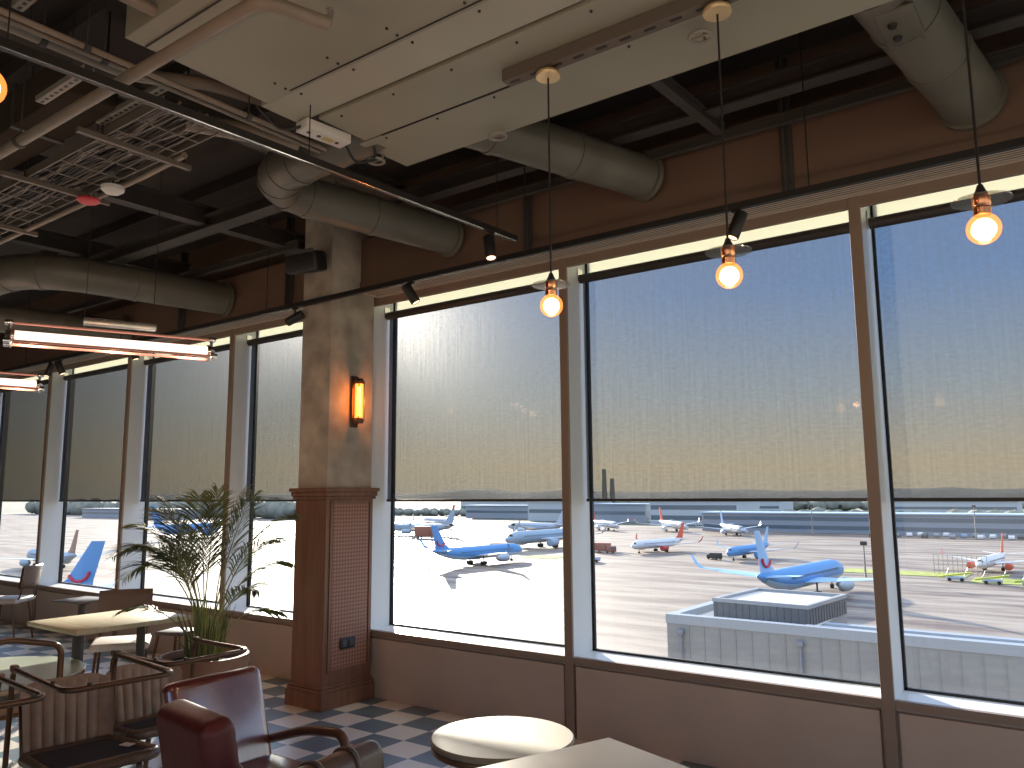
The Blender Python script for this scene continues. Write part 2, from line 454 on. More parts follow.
def lamp(name, loc, power, col, rad=.03, parent=None, typ='POINT', **kw):
    l = bpy.data.lights.new(name, typ); l.energy = power; l.color = col
    if typ == 'POINT' or typ == 'SPOT': l.shadow_soft_size = rad
    for k_, v_ in kw.items(): setattr(l, k_, v_)
    o = link(bpy.data.objects.new(name, l)); o.location = loc
    if parent is not None: o.parent = parent
    return o
lamp('sconce_light', (.14, 0, 0), 2.2, (1, .33, .09), .03, sc)
# speaker on pillar
sp = thing('loudspeaker', 'black wall loudspeaker bracketed high on the pillar', 'loudspeaker', (-5.04, -.58, 3.455), math.radians(12))
MB().rbox((0, -.06, 0), (.31, .15, .16), .02, 3, rx=math.radians(14)).build('cabinet', BLACK, sp)
MB().rbox((0, -.133, .018), (.28, .012, .135), .005, 2, rx=math.radians(14)).build('grille', mat('speaker_mesh', (.07, .07, .068), .7), sp)
MB().box((0, .045, 0), (.05, .09, .06)).build('bracket', BLACK, sp)
MB().box((-.02, -.146, -.03), (.03, .003, .007), rx=math.radians(14)).build('badge', CHROME, sp)

# ------------------------------------------------------------------ pendants
BULBG = glassy('amber_bulb_glass', (1, .75, .5), .04, (1, .26, .06), .9)
BULBC = glow('bulb_core', (1, .70, .32), 15)
def pendant(loc, zc, label, disc=True):
    p = thing('pendant_lamp', label, 'lamp', loc, 0, 'bare bulb pendant lamps over the window tables')
    H = zc - loc[2]
    MB().lathe([(.001, 0), (.05, 0), (.055, -.012), (.052, -.022), (.001, -.024)][::-1], (0, 0, H), 28).build('ceiling_rose', mat('brass_rose', (.85, .62, .34), .35, .6), p)
    MB().tube([(0, 0, .118), (0, 0, H - .02)], .0042, 8).build('cord', BLACK, p)
    MB().lathe([(.001, .125), (.008, .125), (.014, .108), (.019, .10), (.019, .088), (.001, .088)][::-1], (0, 0, 0), 18).build('cord_grip', BLACK, p)
    MB().lathe([(.024, .03), (.026, .05), (.022, .055), (.026, .062), (.026, .086), (.02, .09)], (0, 0, 0), 22).build('socket', COPPER, p)
    if disc: MB().lathe([(.02, .078), (.081, .074), (.082, .077), (.02, .082)], (0, 0, 0), 40).build('disc_shade', glassy('glass_disc', (.82, .78, .70), .30, rough=.15), p)
    pr = [(.018, .045), (.019, .035)]
    for k in range(2, 17):
        a = PI * k / 16
        pr.append((.0475 * math.sin(a) if a > .4 else .019, -.012 + .0475 * math.cos(a)))
    pr[-1] = (.0005, -.0595)
    MB().lathe(pr, (0, 0, 0), 30).build('bulb', BULBG, p)
    pr = [(.001, .02)] + [(.034 * math.sin(PI * k / 12), -.014 - .0 + .034 * math.cos(PI * k / 12)) for k in range(1, 12)] + [(.0005, -.048)]
    MB().lathe(pr, (0, 0, 0), 22).build('filament', BULBC, p)
    lamp('pendant_light', (0, 0, -.075), 9 if label.startswith('amber') else 3, (1, .42, .17) if label.startswith('amber') else (1, .58, .27), .04, p)
    return p
pendant((-1.785, -1.97, 2.383), 3.40, 'glowing bare bulb pendant in front of the mullion, lowest of the three')
pendant((-1.020, -1.97, 2.380), 3.40, 'glowing bare bulb pendant over the blue sky blind, middle of the three')
pendant((-.228, -1.97, 2.388), 3.40, 'largest glowing bare bulb pendant at the right edge')
pendant((-2.110, -3.963, 2.605), 3.55, 'amber bare bulb pendant added for the glow at the left edge', False)  # lamp added for an amber glow and warmer light on the ceiling

# ------------------------------------------------------------------ tube lamps
TUBEG = glow('pink_tube_glow', (1, .68, .57), 1.9)
def tube_lamp(p0, p1, label, H=1.56):
    p0, p1 = V(p0), V(p1); d = p1 - p0; L = d.length
    t = thing('tube_lamp', label, 'lamp', (p0 + p1) / 2, math.atan2(d.y, d.x), 'suspended tube lamps')
    MB().lathe([(.036, -L / 2 + .04), (.036, L / 2 - .04)], (0, 0, 0), 18, 'X').build('tube', TUBEG, t)
    q = MB()
    for an in (90, 210, 330):
        a = math.radians(an); y, z = .085 * math.cos(a), .085 * math.sin(a)
        q.tube([(-L / 2, y, z), (L / 2, y, z)], .009, 8)
    build_each(q, 'edge_glint_rod', mat('rose_edge_glint', (.95, .50, .40), .35, .3), t)  # pink rods stand in for reflections along the outer glass edges
    for sx in (-1, 1):
        q = MB().lathe([(.001, 0), (.045, 0), (.05, .02), (.03, .05), (.001, .055)], (sx * (L / 2 - .05), 0, 0), 20, (sx, 0, 0))
        for an in (90, 210, 330):
            a = math.radians(an); y, z = .085 * math.cos(a), .085 * math.sin(a)
            q.rbox((sx * (L / 2 - .015), y, z), (.05, .035, .035), .01, 2)
            q.tube([(sx * (L / 2 - .02), 0, 0), (sx * (L / 2 - .02), y, z)], .010, 6)
        q.build('end_bracket', CHROME, t)
    MB().rbox((.02, 0, .135), (.44, .06, .05), .008, 2).build('gear_tray', mat('bright_tray', (.72, .68, .6), .25, .9), t)
    q = MB()
    for x in (-.19, .22): q.tube([(x, 0, .15), (x, 0, H)], .0025, 6)
    build_each(q, 'wire', BLACK, t)
    for x in (-.45, 0, .45): lamp('tube_light', (x * L / 1.2, 0, -.06), 5.0, (1, .60, .42), .05, t)
tube_lamp((-5.43, -2.62, 2.6), (-4.96, -1.47, 2.6), 'glowing pink tube lamp hung on wires, the nearer one')
tube_lamp((-7.9, -2.75, 2.6), (-7.63, -1.46, 2.6), 'glowing pink tube lamp at the left edge, the farther one', .73)

# ------------------------------------------------------------------ tracks and spots
def spot(loc, aim, label, lit=True, s=1.):
    t = thing('spotlight', label, 'spotlight', loc, 0, 'track spotlights')
    d = V(aim).normalized()
    c = V((0, 0, -.085 * s))
    MB().lathe([(.001, -.075 * s), (.034 * s, -.075 * s), (.036 * s, -.07 * s), (.036 * s, .07 * s), (.03 * s, .078 * s), (.029 * s, .07 * s), (.001, .07 * s)], c, 22, tuple(d)).build('can', BLACK, t)
    MB().tube([(0, 0, 0), (0, 0, -.045 * s)], .007 * s, 8).rbox((0, 0, -.006), (.05, .03, .014), .004, 2).build('stem', BLACK, t)
    MB().lathe([(.001, .071 * s), (.028 * s, .071 * s), (.028 * s, .074 * s), (.001, .074 * s)], c, 18, tuple(d)).build('lens', glow('spot_lens_%d' % len(bpy.data.objects), (1, .62, .36), 2.6 if lit else .5), t)
    return t
tr = thing('lighting_track', 'black lighting track hung parallel to the windows in front of the pillar', 'track', (-6, -.58, 3.14))
MB().box((0, 0, 0), (17, .036, .036)).build('rail', BLACK, tr)
q = MB()
for x in (-4.2, -2.0, .4, 3.1, 4.9, 7.5): q.tube([(x, 0, .018), (x, 0, .95)], .004, 6)
build_each(q, 'drop_rod', BLACK, tr)
tr = thing('lighting_track', 'long slim lighting track running towards the windows, edge catching light', 'track', (-2.96, -2.4, 3.2), math.radians(-2.9))
MB().box((0, 0, 0), (.036, 3.36, .034)).build('rail', BLACK, tr)
MB().box((.014, 0, -.0185), (.006, 3.36, .003)).build('edge_strip', CHROME, tr)
q = MB()
for y in (-1.2, .1, 1.5): q.tube([(0, y, .017), (0, y, .95)], .003, 6)
build_each(q, 'wire', BLACK, tr)
spot((-2.92, -.93, 3.185), (.25, -.15, -1), 'lit black spotlight at the end of the track running to the windows')
spot((-3.92, -.58, 3.12), (.5, .35, -1), 'black spotlight on the window track just right of the pillar')
spot((-5.22, -.58, 3.12), (-1, -.5, -.55), 'small lit spotlight on the window track just left of the pillar')
spot((-1.49, -.58, 3.12), (-.35, -.25, -1), 'black spotlight directly above the middle pendant bulb')
spot((-7.72, -.58, 3.12), (.2, .2, -1), 'dark spotlight on the track behind the nearer tube lamp')
spot((-9.3, -.58, 3.12), (.3, .35, -1), 'dark spotlight on the track near the left edge, pointing down')
spot((-9.55, -.58, 3.12), (-.1, -.3, -1), 'lit spotlight on the track near the left edge', True)

# ------------------------------------------------------------------ ceiling services
fc = thing('ceiling_unit', 'large flat olive grey ventilation casing hung under the ceiling', 'ventilation unit', (-1.0, -2.3, 3.47))
MB().span((-2.09, -.85, 0), (3.2, -.14, .40)).build('casing', PANEL, fc, bevel=.004)
MB().span((-2.16, -.135, .012), (3.2, .09, .40)).build('casing', PANEL2, fc, bevel=.004)
MB().span((-2.02, .105, .0), (3.2, .42, .40)).build('casing', PANEL, fc, bevel=.004)
MB().span((-2.08, .43, .0), (1.2, .80, .40)).build('casing', PANEL, fc, bevel=.004)
MB().span((1.215, .43, .02), (3.2, .72, .40)).build('casing', PANEL, fc, bevel=.004)
MB().box((.55, -.765, -.004), (5.26, .004, .006)).build('flange_seam', BLACK, fc)
q = MB()
for y, z in ((-.19, -.002), (-.10, .010), (.15, -.002), (.46, -.002), (-.25, -.002)):
    for i in range(9): q.lathe([(.001, -.004), (.006, -.004), (.006, .004), (.001, .004)], (-1.9 + i * .36, y, z), 8)
q.build('screw', BLACK, fc)
q = MB().box((.2, -.165, -.002), (3.0 + 1.2, .004, .006)).box((.2, .425, -.001), (3.0 + 1.2, .006, .006))
q.build('seam', BLACK, fc)
bx = thing('junction_box', 'cream junction box with knockouts at the end of the ventilation casing', 'junction box', (-3.09, -2.1, 3.45), math.radians(-6))
MB().rbox((0, 0, 0), (.10, .27, .05), .004, 2).build('box', WHITEP, bx)
q = MB()
for y in (-.09, -.03, .08): q.lathe([(.001, -.002), (.011, -.002), (.011, .002), (.001, .002)], (.0, y, -.026), 12)
build_each(q, 'knockout', BLACK, bx)
MB().box((.0, .025, -.0265), (.04, .06, .002)).build('sticker', mat('yellow_sticker', (.6, .5, .2), .6), bx)
q = MB().tube(fillet([(0, .12, 0), (-.02, .22, -.10), (.02, .32, -.04), (.03, .30, .02)], .08), .008, 8).tube(fillet([(0, -.12, 0), (-.05, -.22, -.05), (-.08, -.34, .05)], .08), .007, 8)
build_each(q, 'cable', BLACK, bx)

def duct(path, r, label, rings=(), start_flange=True, fil=.34):
    P = fillet(path, fil, 9)
    t = thing('ventilation_duct', label, 'duct', P[0], 0, 'round ventilation ducts')
    Q = [p - P[0] for p in P]
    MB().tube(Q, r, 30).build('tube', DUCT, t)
    # seams
    acc = [0]
    for i in range(1, len(Q)): acc.append(acc[-1] + (Q[i] - Q[i - 1]).length)
    def at(s):
        for i in range(1, len(Q)):
            if acc[i] >= s:
                k = (s - acc[i - 1]) / max(1e-9, acc[i] - acc[i - 1]); return Q[i - 1].lerp(Q[i], k), (Q[i] - Q[i - 1]).normalized()
        return Q[-1], (Q[-1] - Q[-2]).normalized()
    L = acc[-1]
    for s in rings:
        p, d = at(s * L)
        MB().lathe([(r - .002, -.022), (r + .006, -.02), (r + .006, .02), (r - .002, .022)], p, 30, tuple(d)).build('joint_band', DUCT, t)
    p, d = at(L - .02)
    MB().lathe([(r, -.02), (r + .018, -.015), (r + .018, .015), (r, .02)], p, 30, tuple(d)).build('wall_collar', DUCT, t)
    p, d = at(rings[0] * L if rings else L * .3)
    q = MB()
    q.tube([p + V((0, 0, r)), p + V((0, 0, ZC - .1 - P[0].z))], .005, 6)
    build_each(q, 'drop_rod', BLACK, t)
    return t
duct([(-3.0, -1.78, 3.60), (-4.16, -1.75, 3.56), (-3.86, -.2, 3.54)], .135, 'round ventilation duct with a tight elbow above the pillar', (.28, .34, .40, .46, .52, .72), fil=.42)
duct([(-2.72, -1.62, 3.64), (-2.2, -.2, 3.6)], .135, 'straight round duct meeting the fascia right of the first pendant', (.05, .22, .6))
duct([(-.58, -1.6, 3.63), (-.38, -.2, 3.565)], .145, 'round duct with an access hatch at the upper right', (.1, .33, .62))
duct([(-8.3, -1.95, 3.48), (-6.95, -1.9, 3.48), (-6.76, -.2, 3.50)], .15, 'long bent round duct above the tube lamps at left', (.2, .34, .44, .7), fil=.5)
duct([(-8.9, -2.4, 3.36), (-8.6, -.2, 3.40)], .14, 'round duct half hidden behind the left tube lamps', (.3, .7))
# access hatch is a part of the right duct
hd = [o for o in bpy.data.objects if o.get('label', '').startswith('round duct with an access hatch')][0]
hp = V((-.515, -1.27, 3.485)) - V(hd.location)
hatch = MB().rbox(hp, (.15, .30, .03), .014, 3).build('access_hatch', DUCT, hd)
for y in (-.06, .05): MB().lathe([(.001, -.016), (.016, -.016), (.02, 0), (.001, 0)], hp + V((-.02, y, -.013)), 14).build('latch', BLACK, hatch)

def bars(name, label, cat, m, boxes, group=None, loc=None):
    """one installed item made of aligned members"""
    q = MB()
    for a, c in boxes: q.span(a, c)
    o = q.build(name, m)
    return tag(o, label, cat, group)
# slotted strut with pendants below
st = thing('slotted_strut', 'long dark slotted strut screwed under the casing, carrying the pendants', 'strut', (-.85, -1.985, 3.437))
MB().span((-1.15, -.03, -.025), (2.2, .03, .03)).build('channel', mat('strut_brown', (.15, .115, .085), .6), st)
q = MB()
for i in range(30): q.box((-1.1 + i * .11, -.0, -.0262), (.05, .014, .003))
q.build('slot_pattern', BLACK, st)
# clamp rings
for i, (x, y, lab) in enumerate(((-3.08, -1.74, 'loose pipe clamp ring beside the junction box'), (-2.36, -1.58, 'pipe clamp ring at the top of the straight duct'), (-1.16, -1.80, 'pipe clamp ring beside the middle pendant rose'))):
    t = thing('pipe_clamp', lab, 'clamp', (x, y, 3.42))
    MB().tube([(.045 * math.cos(a * PI / 12), .045 * math.sin(a * PI / 12), 0) for a in range(24)], .007, 8, closed=True).build('ring', GALV, t)
    MB().tube([(0, .045, 0), (0, .05, .06)], .006, 6).tube([(-.045, 0, 0), (.045, 0, 0)], .005, 6).build('bolt', GALV, t)

def pipe(path, r, label, m=PIPE, fil=.08, clips=(), name='service_pipe', cat='pipe'):
    P = fillet(path, fil, 5)
    t = thing(name, label, cat, P[0])
    MB().tube([p - P[0] for p in P], r, 14).build('tube', m, t)
    if clips:
        q = MB()
        for c in clips:
            p = V(path[0]).lerp(V(path[1]), c) - P[0]
            d = (V(path[1]) - V(path[0])).normalized()
            q.lathe([(r, -.014), (r + .007, -.012), (r + .007, .012), (r, .014)], p, 14, tuple(d))
            q.tube([p + V((0, 0, r)), p + V((0, 0, ZC - .1 - P[0].z))], .004, 6)
        build_each(q, 'hanger', DARK, t)
    return t
sprk = pipe([(-6.2, -3.12, 3.33), (-2.24, -3.10, 3.33), (-2.19, -2.92, 3.33), (-2.17, -2.86, 3.33)], .026, 'sprinkler pipe crossing under the casing to an elbow', clips=(.32, .52))
q = MB().tube([(4.03, .27, 0), (4.03, .27, .06)], .009, 8).lathe([(.001, .06), (.018, .06), (.018, .064), (.001, .064)], (4.03, .27, 0), 12)
q.tube([(4.015, .27, .02), (4.012, .27, .045), (4.03, .27, .06)], .003, 5).tube([(4.045, .27, .02), (4.048, .27, .045), (4.03, .27, .06)], .003, 5)
q.build('sprinkler_head', GALV, sprk)
pipe([(-3.42, -3.9, 3.5), (-3.40, -2.95, 3.5), (-3.37, -2.6, 3.60), (-3.35, -2.25, 3.64)], .032, 'thick bent pipe at the upper left above the lighting track', clips=(.6,))
pipe([(-3.27, -3.9, 3.46), (-3.25, -1.95, 3.46)], .013, 'slim conduit above the lighting track, nearest to it', clips=(.35, .75))
pipe([(-3.32, -3.9, 3.46), (-3.30, -1.95, 3.46)], .011, 'slim conduit above the lighting track, second from it', clips=(.4,))
pipe([(-2.88, -3.9, 3.50), (-2.86, -3.15, 3.50)], .024, 'short pipe running to the edge of the casing at the top', clips=(.7,))
pipe([(-2.72, -3.9, 3.56), (-2.70, -3.15, 3.56)], .02, 'second short pipe at the top, beside the casing edge', clips=(.8,))
pipe([(-3.7, -3.9, 3.62), (-3.66, -2.3, 3.62)], .05, 'fat dark pipe in the upper left corner', DARK, clips=(.5,))
pipe([(-3.62, -2.55, 3.50), (-3.46, -2.24, 3.50), (-3.34, -2.06, 3.46)], .05, 'insulated pipe bending behind the cable tray', PIPE, .25)
# beams
def beam(a, c, w, h, label, m=DARK):
    a, c = V(a), V(c); d = c - a
    t = MB(); L = d.length; rz = math.atan2(d.y, d.x)
    t.M = Matrix.Translation((a + c) / 2) @ Matrix.Rotation(rz, 4, 'Z')
    t.box((0, 0, h / 2), (L, w, .012)).box((0, 0, -h / 2), (L, w, .012)).box((0, 0, 0), (L, .014, h))
    return tag(t.build('steel_beam', m), label, 'beam', 'steel beams under the ceiling')
beam((-5.6, -4.2, 3.78), (-5.5, -.2, 3.78), .10, .14, 'dark steel beam crossing above the nearer tube lamp')
beam((-4.2, -4.2, 3.86), (-4.12, -.2, 3.86), .09, .12, 'dark steel beam above the duct elbow')
beam((-8.0, -1.22, 3.72), (-4.3, -1.2, 3.72), .13, .10, 'pale steel beam parallel to the windows above the pillar')
beam((-4.2, -.52, 3.80), (4, -.50, 3.80), .10, .10, 'steel beam parallel to the windows above the right pendants, nearer one')
beam((-4.2, -.30, 3.70), (4, -.28, 3.70), .04, .05, 'thin steel rail along the top of the fascia')
beam((-4.2, -.95, 3.98), (4, -.93, 3.98), .10, .10, 'steel beam parallel to the windows close under the ceiling')
beam((-1.72, -1.6, 3.74), (-1.66, -.2, 3.74), .06, .06, 'short cross beam behind the middle pendant cord')
beam((-10, -.55, 3.7), (-5.3, -.5, 3.7), .05, .06, 'thin steel rail above the left windows')
beam((-7.6, -4.2, 3.9), (-7.45, -.2, 3.9), .10, .14, 'dark steel beam above the long bent duct')
beam((-6.7, -3.55, 3.72), (-2.6, -3.5, 3.72), .12, .12, 'dark steel beam at the upper left parallel to the windows')
def perf(x0, x1, y, z, label):
    t = thing('perforated_channel', label, 'channel', ((x0 + x1) / 2, y, z), 0, 'perforated channels at the upper left')
    L = x1 - x0
    MB().box((0, 0, 0), (L, .042, .006)).box((0, -.021, .012), (L, .004, .024)).box((0, .021, .012), (L, .004, .024)).build('channel', GALV, t)
    q = MB()
    nn = int(L / .045)
    for i in range(nn): q.box((-L / 2 + (i + .5) * L / nn, .0, -.0035), (.025, .014, .002))
    q.build('hole_pattern', BLACK, t)
perf(-3.92, -3.45, -3.12, 3.46, 'perforated metal channel left of the sprinkler pipe')
perf(-4.0, -3.35, -2.80, 3.5, 'perforated metal channel between sprinkler pipe and cable tray')
perf(-3.45, -2.9, -3.42, 3.6, 'perforated metal channel close to the upper left corner')
# cable tray
ct = thing('cable_tray', 'wire cable tray packed with cables at the upper left', 'cable tray', (-4.9, -2.6, 3.45))
TRAYM = mat('dull_tray_wire', (.17, .145, .115), .5)
q = MB()
for y in (-.17, .17): q.box((0, y, .02), (2.9, .008, .05))
for i in range(15): q.box((-1.4 + i * .2, 0, 0), (.008, .34, .006))
for y in (-.10, 0, .10): q.box((0, y, -.004), (2.9, .005, .004))
q.build('tray', TRAYM, ct)
GREYC = mat('grey_cable', (.22, .19, .16), .5)
for i in range(24):
    y = -.155 + i * .0135; pts = []
    for k in range(14):
        pts.append((-1.44 + k * .222, y + random.uniform(-.014, .014), .014 + random.uniform(0, .034)))
    MB().tube(pts, random.choice((.005, .007, .009)), 6).build('cable', random.choice((BLACK, DARK, GREYC, DARK, BLACK)), ct)
MB().tube([(-1.6, .245, .0), (-.1, .225, -.01), (.55, .235, .0), (1.0, .215, .0)], .018, 10).build('conduit', PIPE, ct)
q = MB()
for x in (-1.0, .0, .9): q.box((x, 0, -.02), (.028, .62, .026))
build_each(q, 'support_bar', TRAYM, ct)
q = MB()
for x in (-1.0, .0, .9):
    for y in (-.185, .27): q.tube([(x, y, -.02), (x, y, .68)], .005, 6)
build_each(q, 'drop_rod', BLACK, ct)
rd = thing('rectangular_duct', 'wide dark rectangular duct beside the cable tray at the upper left', 'duct', (-5.1, -2.93, 3.62))
MB().box((0, 0, 0), (2.6, .24, .22)).build('casing', mat('dark_duct_sheet', (.06, .045, .034), .95, noise=.15, scale=3, spec=.05), rd, bevel=.01)
for x in (-.9, -.1, .7): MB().box((x, 0, 0), (.03, .26, .24)).build('flange', DARK, rd)
sd = thing('smoke_detector', 'round cream smoke detector under the cable tray', 'smoke detector', (-4.50, -2.47, 3.375))
MB().lathe([(.001, -.03), (.04, -.028), (.062, -.01), (.065, .01), (.001, .012)], (0, 0, 0), 26).build('body', WHITEP, sd)
MB().tube([(0, 0, .01), (0, 0, .05)], .006, 6).build('stem', BLACK, sd)
sd = thing('alarm_beacon', 'red alarm beacon beside the smoke detector', 'alarm', (-4.83, -2.45, 3.385))
MB().lathe([(.001, -.018), (.05, -.014), (.066, .0), (.066, .008), (.001, .01)], (0, 0, 0), 22).build('body', RED, sd)
MB().tube([(0, 0, .008), (0, 0, .04)], .006, 6).build('stem', BLACK, sd)
# steel posts behind the fascia gaps
for x, lab in ((-1.315, 'dark steel post crossing the fascia right of the middle pendant'), (-3.14, 'dark steel post crossing the fascia left of the first pendant'), (-5.78, 'grey steel post crossing the fascia left of the pillar'), (-7.5, 'grey steel post crossing the fascia by the left tube lamps')):
    q = MB().box((x, -.205, 3.70), (.07, .012, .82)).box((x, -.235, 3.70), (.012, .05, .82))
    tag(q.build('steel_post', DARK), lab, 'post', 'steel posts on the fascia')

# ------------------------------------------------------------------ furniture
def tub_chair(loc, rz, label, hw=.245, hl=.36, H=.75, soff=0.):
    """channelled shell, padded seat and a bent-tube rail; local +x is the rail's closed side"""
    t = thing('tub_chair', label, 'chair', loc, rz, 'channelled tub chairs with tube rails')
    p = fillet([(-hl - .02, -hw, .0), (-hl, -hw, H), (hl, -hw, H), (hl, hw, H), (-hl, hw, H), (-hl - .02, hw, .0)], .07, 7)
    MB().tube(p, .0135, 12).build('tube_rail', TUBE, t)
    for y in (-hw, hw):
        MB().rbox((-hl + .02, y, H + .004), (.05, .034, .034), .008, 2).build('joint', TUBE, t)
    for q_ in ((hl * .55, -hw), (hl, -hw * .6), (hl, hw * .8)):
        MB().lathe([(.001, 0), (.009, 0), (.009, .012), (.001, .012)], (q_[0], q_[1], H + .010), 10).build('glide', BLACK, t)
    bw = hw - .035; rows = []; rows2 = []
    N = 128
    zb, zt = .33, H - .10
    prof = []
    for i in range(N + 1):
        s_ = i / N * 2 - 1
        a = abs(s_)
        y = s_ * bw
        x = -hl + .06
        if a > .74:
            k = (a - .74) / .26
            y = math.copysign(bw * .74 + .26 * bw * math.sin(k * PI / 2), s_)
            x = -hl + .06 + .07 * (1 - math.cos(k * PI / 2))
        prof.append((x, y + soff, .017 * abs(math.sin(PI * 4 * (s_ + 1))) ** .7, a))
    for j in range(9):
        k = j / 8
        r1, r2 = [], []
        for x, y, b_, a in prof:
            z = zb + (zt - .075 * a ** 7 - zb) * k
            lean = -.05 * k
            f_ = b_ * (1 - k ** 6 * .9)
            r1.append((x + f_ + lean, y * (1 + .04 * k), z)); r2.append((x - .05 + lean + .02 * a ** 4, (y - soff) * 1.02 * (1 + .04 * k) + soff, z))
        rows.append(r1); rows2.append(r2)
    top = [[(a[0] * .5 + b_[0] * .5, (a[1] + b_[1]) / 2, a[2] + .02) for a, b_ in zip(rows[-1], rows2[-1])]]
    MB().grid(rows + top + rows2[::-1]).build('channelled_back', CHANNEL, t)
    zs = .335; xb, xf = -hl + .10, hl - .12
    rim = fillet([(xb, -bw + .0 + soff, zs), (xf, -bw - .03 + soff, zs + .03), (xf, bw + .03 + soff, zs + .03), (xb, bw + soff, zs)], .06, 7, True)
    dense = []
    for i in range(len(rim)):
        a_, b_ = rim[i], rim[(i + 1) % len(rim)]
        nn = max(1, int((b_ - a_).length / .02))
        dense += [a_.lerp(b_, k / nn) for k in range(nn)]
    rr = [.027 + .0015 * math.sin(i * 1.9) for i in range(len(dense))]
    MB().tube(dense, rr, 12, closed=True).build('seat_roll', BLEATHER, t)
    MB().box(((xb + xf) / 2, soff, zs + .022), (xf - xb - .02, 2 * bw - .01, .012), ry=-math.atan2(.03, xf - xb)).build('seat_cloth', DUSTCLOTH, t)
    for sx, sy in ((xf - .03, -1), (xf - .03, 1), (xb + .03, -1), (xb + .03, 1)):
        MB().tube([(sx, sy * (bw - .05) + soff, zs - .01), (sx, sy * (bw - .03) + soff, 0)], [.014, .010], 10).build('leg', TUBE, t)
    return t
tb = tub_chair((-4.093, -2.617, 0), math.radians(-6), 'channelled tub chair with a pale tag on its dark seat, middle of the row')
MB().box((.05, .165, .379), (.06, .045, .004), rz=.4).build('tag', CREAM, tb)
tub_chair((-4.325, -2.0, 0), 0, 'channelled tub chair whose tube rail loops in front of the palm planter', .25, .28, .72, -.085)
tub_chair((-3.90, -3.275, 0), math.radians(-4), 'channelled tub chair cut off by the left edge of the frame', .245, .29, .78)

def hoop_chair(loc, rz, label):
    t = thing('hoop_back_chair', label, 'chair', loc, rz)
    pts = [(0, -.29, 0), (0, -.29, .76), (0, 0, .83), (0, .29, .76), (0, .29, 0)]
    MB().tube(fillet(pts, .06, 6), .017, 12).build('hoop_frame', TUBE, t)
    MB().rbox((-.21, 0, .43), (.42, .50, .06), .025, 3).build('seat', CHANNEL, t)
    for y in (-.2, .2): MB().tube([(-.38, y, .41), (-.40, y, 0)], [.014, .011], 10).build('leg', TUBE, t)
    MB().tube([(0, -.29, .42), (0, .29, .42)], .012, 8).build('stretcher', TUBE, t)
    return t
hoop_chair((-4.90, -2.69, 0), 0, 'chair with a dark tube hoop back tucked at the low round table')

def side_chair(loc, rz, label, seat_m=None):
    """faces local +x"""
    t = thing('side_chair', label, 'chair', loc, rz, 'slim dining chairs by the windows')
    MB().rbox((0, 0, .455), (.42, .42, .055), .024, 4).build('seat', mat('light_seat_pad', (.55, .48, .42), .5, noise=.06), t)
    rows = []
    for j in range(6):
        z = .60 + j * .045
        rows.append([(-.215 - .03 * j / 5 - .035 * (1 - (s / 6) ** 2), s / 6 * .20, z) for s in range(-6, 7)])
    rows2 = [[(x - .022, y, z) for x, y, z in r] for r in rows]
    sh = MB().grid([[(x - .011, y, z - .012) for x, y, z in rows[0]]] + rows + [[(x - .011, y, z + .014) for x, y, z in rows[-1]]] + rows2[::-1] + [[(x - .011, y, z - .012) for x, y, z in rows[0]]])
    sh.build('backrest', mat('dark_brown_pad', (.13, .075, .05), .45), t)
    for y in (-.17, .17):
        MB().tube(fillet([(-.12, y, .44), (-.22, y, .47), (-.25, y, .68)], .05, 5), .009, 8).build('back_post', TUBE, t)
        MB().tube([(.15, y * .95, .435), (.19, y * 1.12, 0)], [.012, .009], 8).build('leg', TUBE, t)
        MB().tube([(-.15, y * .95, .435), (-.21, y * 1.12, 0)], [.012, .009], 8).build('leg', TUBE, t)
    return t
side_chair((-6.36, -1.27, 0), math.radians(-32), 'dining chair with sunlit seat behind the rectangular table')
side_chair((-10.1, -.62, 0), math.radians(220), 'dining chair at the far left below the blue tail fin')

# rectangular table
rt = thing('dining_table', 'pale rectangular table with two dark posts in front of the palm', 'table', (-5.72, -1.70, 0))
MB().rbox((0, 0, .735), (.71, .80, .032), .006, 2).build('tabletop', OAK, rt)
for y in (-.22, .23):
    MB().lathe([(.03, .03), (.03, .70), (.10, .705), (.10, .72)], (0, y, 0), 20).build('post', DARK, rt)
    MB().lathe([(.001, 0), (.16, 0), (.16, .012), (.05, .03), (.001, .03)], (0, y, 0), 28).build('base', DARK, rt)
sl = thing('low_stool', 'low dark stool behind the table post, left of the palm stems', 'stool', (-6.47, -.72, 0), math.radians(20))
MB().rbox((0, 0, .455), (.26, .26, .03), .01, 2).build('seat', mat('stool_pad', (.09, .065, .05), .5), sl)
for sx in (-1, 1):
    for sy in (-1, 1): MB().tube([(sx * .11, sy * .11, .45), (sx * .16, sy * .16, 0)], [.013, .01], 8).build('leg', TUBE, sl)
# low round table at left
lt = thing('round_table', 'low round sage topped table at the left edge', 'table', (-5.52, -2.57, 0))
MB().lathe([(.001, .515), (.54, .515), (.555, .522), (.555, .545), (.55, .55), (.001, .55)], (0, 0, 0), 60).build('tabletop', GREENTOP, lt)
MB().lathe([(.556, .518), (.558, .52), (.558, .542), (.556, .544)], (0, 0, 0), 60).build('rim_band', CHROME, lt)
MB().lathe([(.20, 0), (.20, .015), (.04, .04), (.035, .49), (.12, .515)], (0, 0, 0), 28).build('pedestal', DARK, lt)
# small side table far left
st2 = thing('side_table', 'small square pedestal table beyond the rectangular table', 'table', (-7.17, -1.20, 0), math.radians(12))
MB().rbox((0, 0, .72), (.34, .34, .016), .005, 2).build('tabletop', mat('dark_tabletop', (.12, .11, .10), .3), st2)
MB().lathe([(.001, 0), (.17, 0), (.17, .012), (.035, .03), (.03, .68), (.09, .70), (.09, .709)], (0, 0, 0), 24).build('pedestal', DARK, st2)
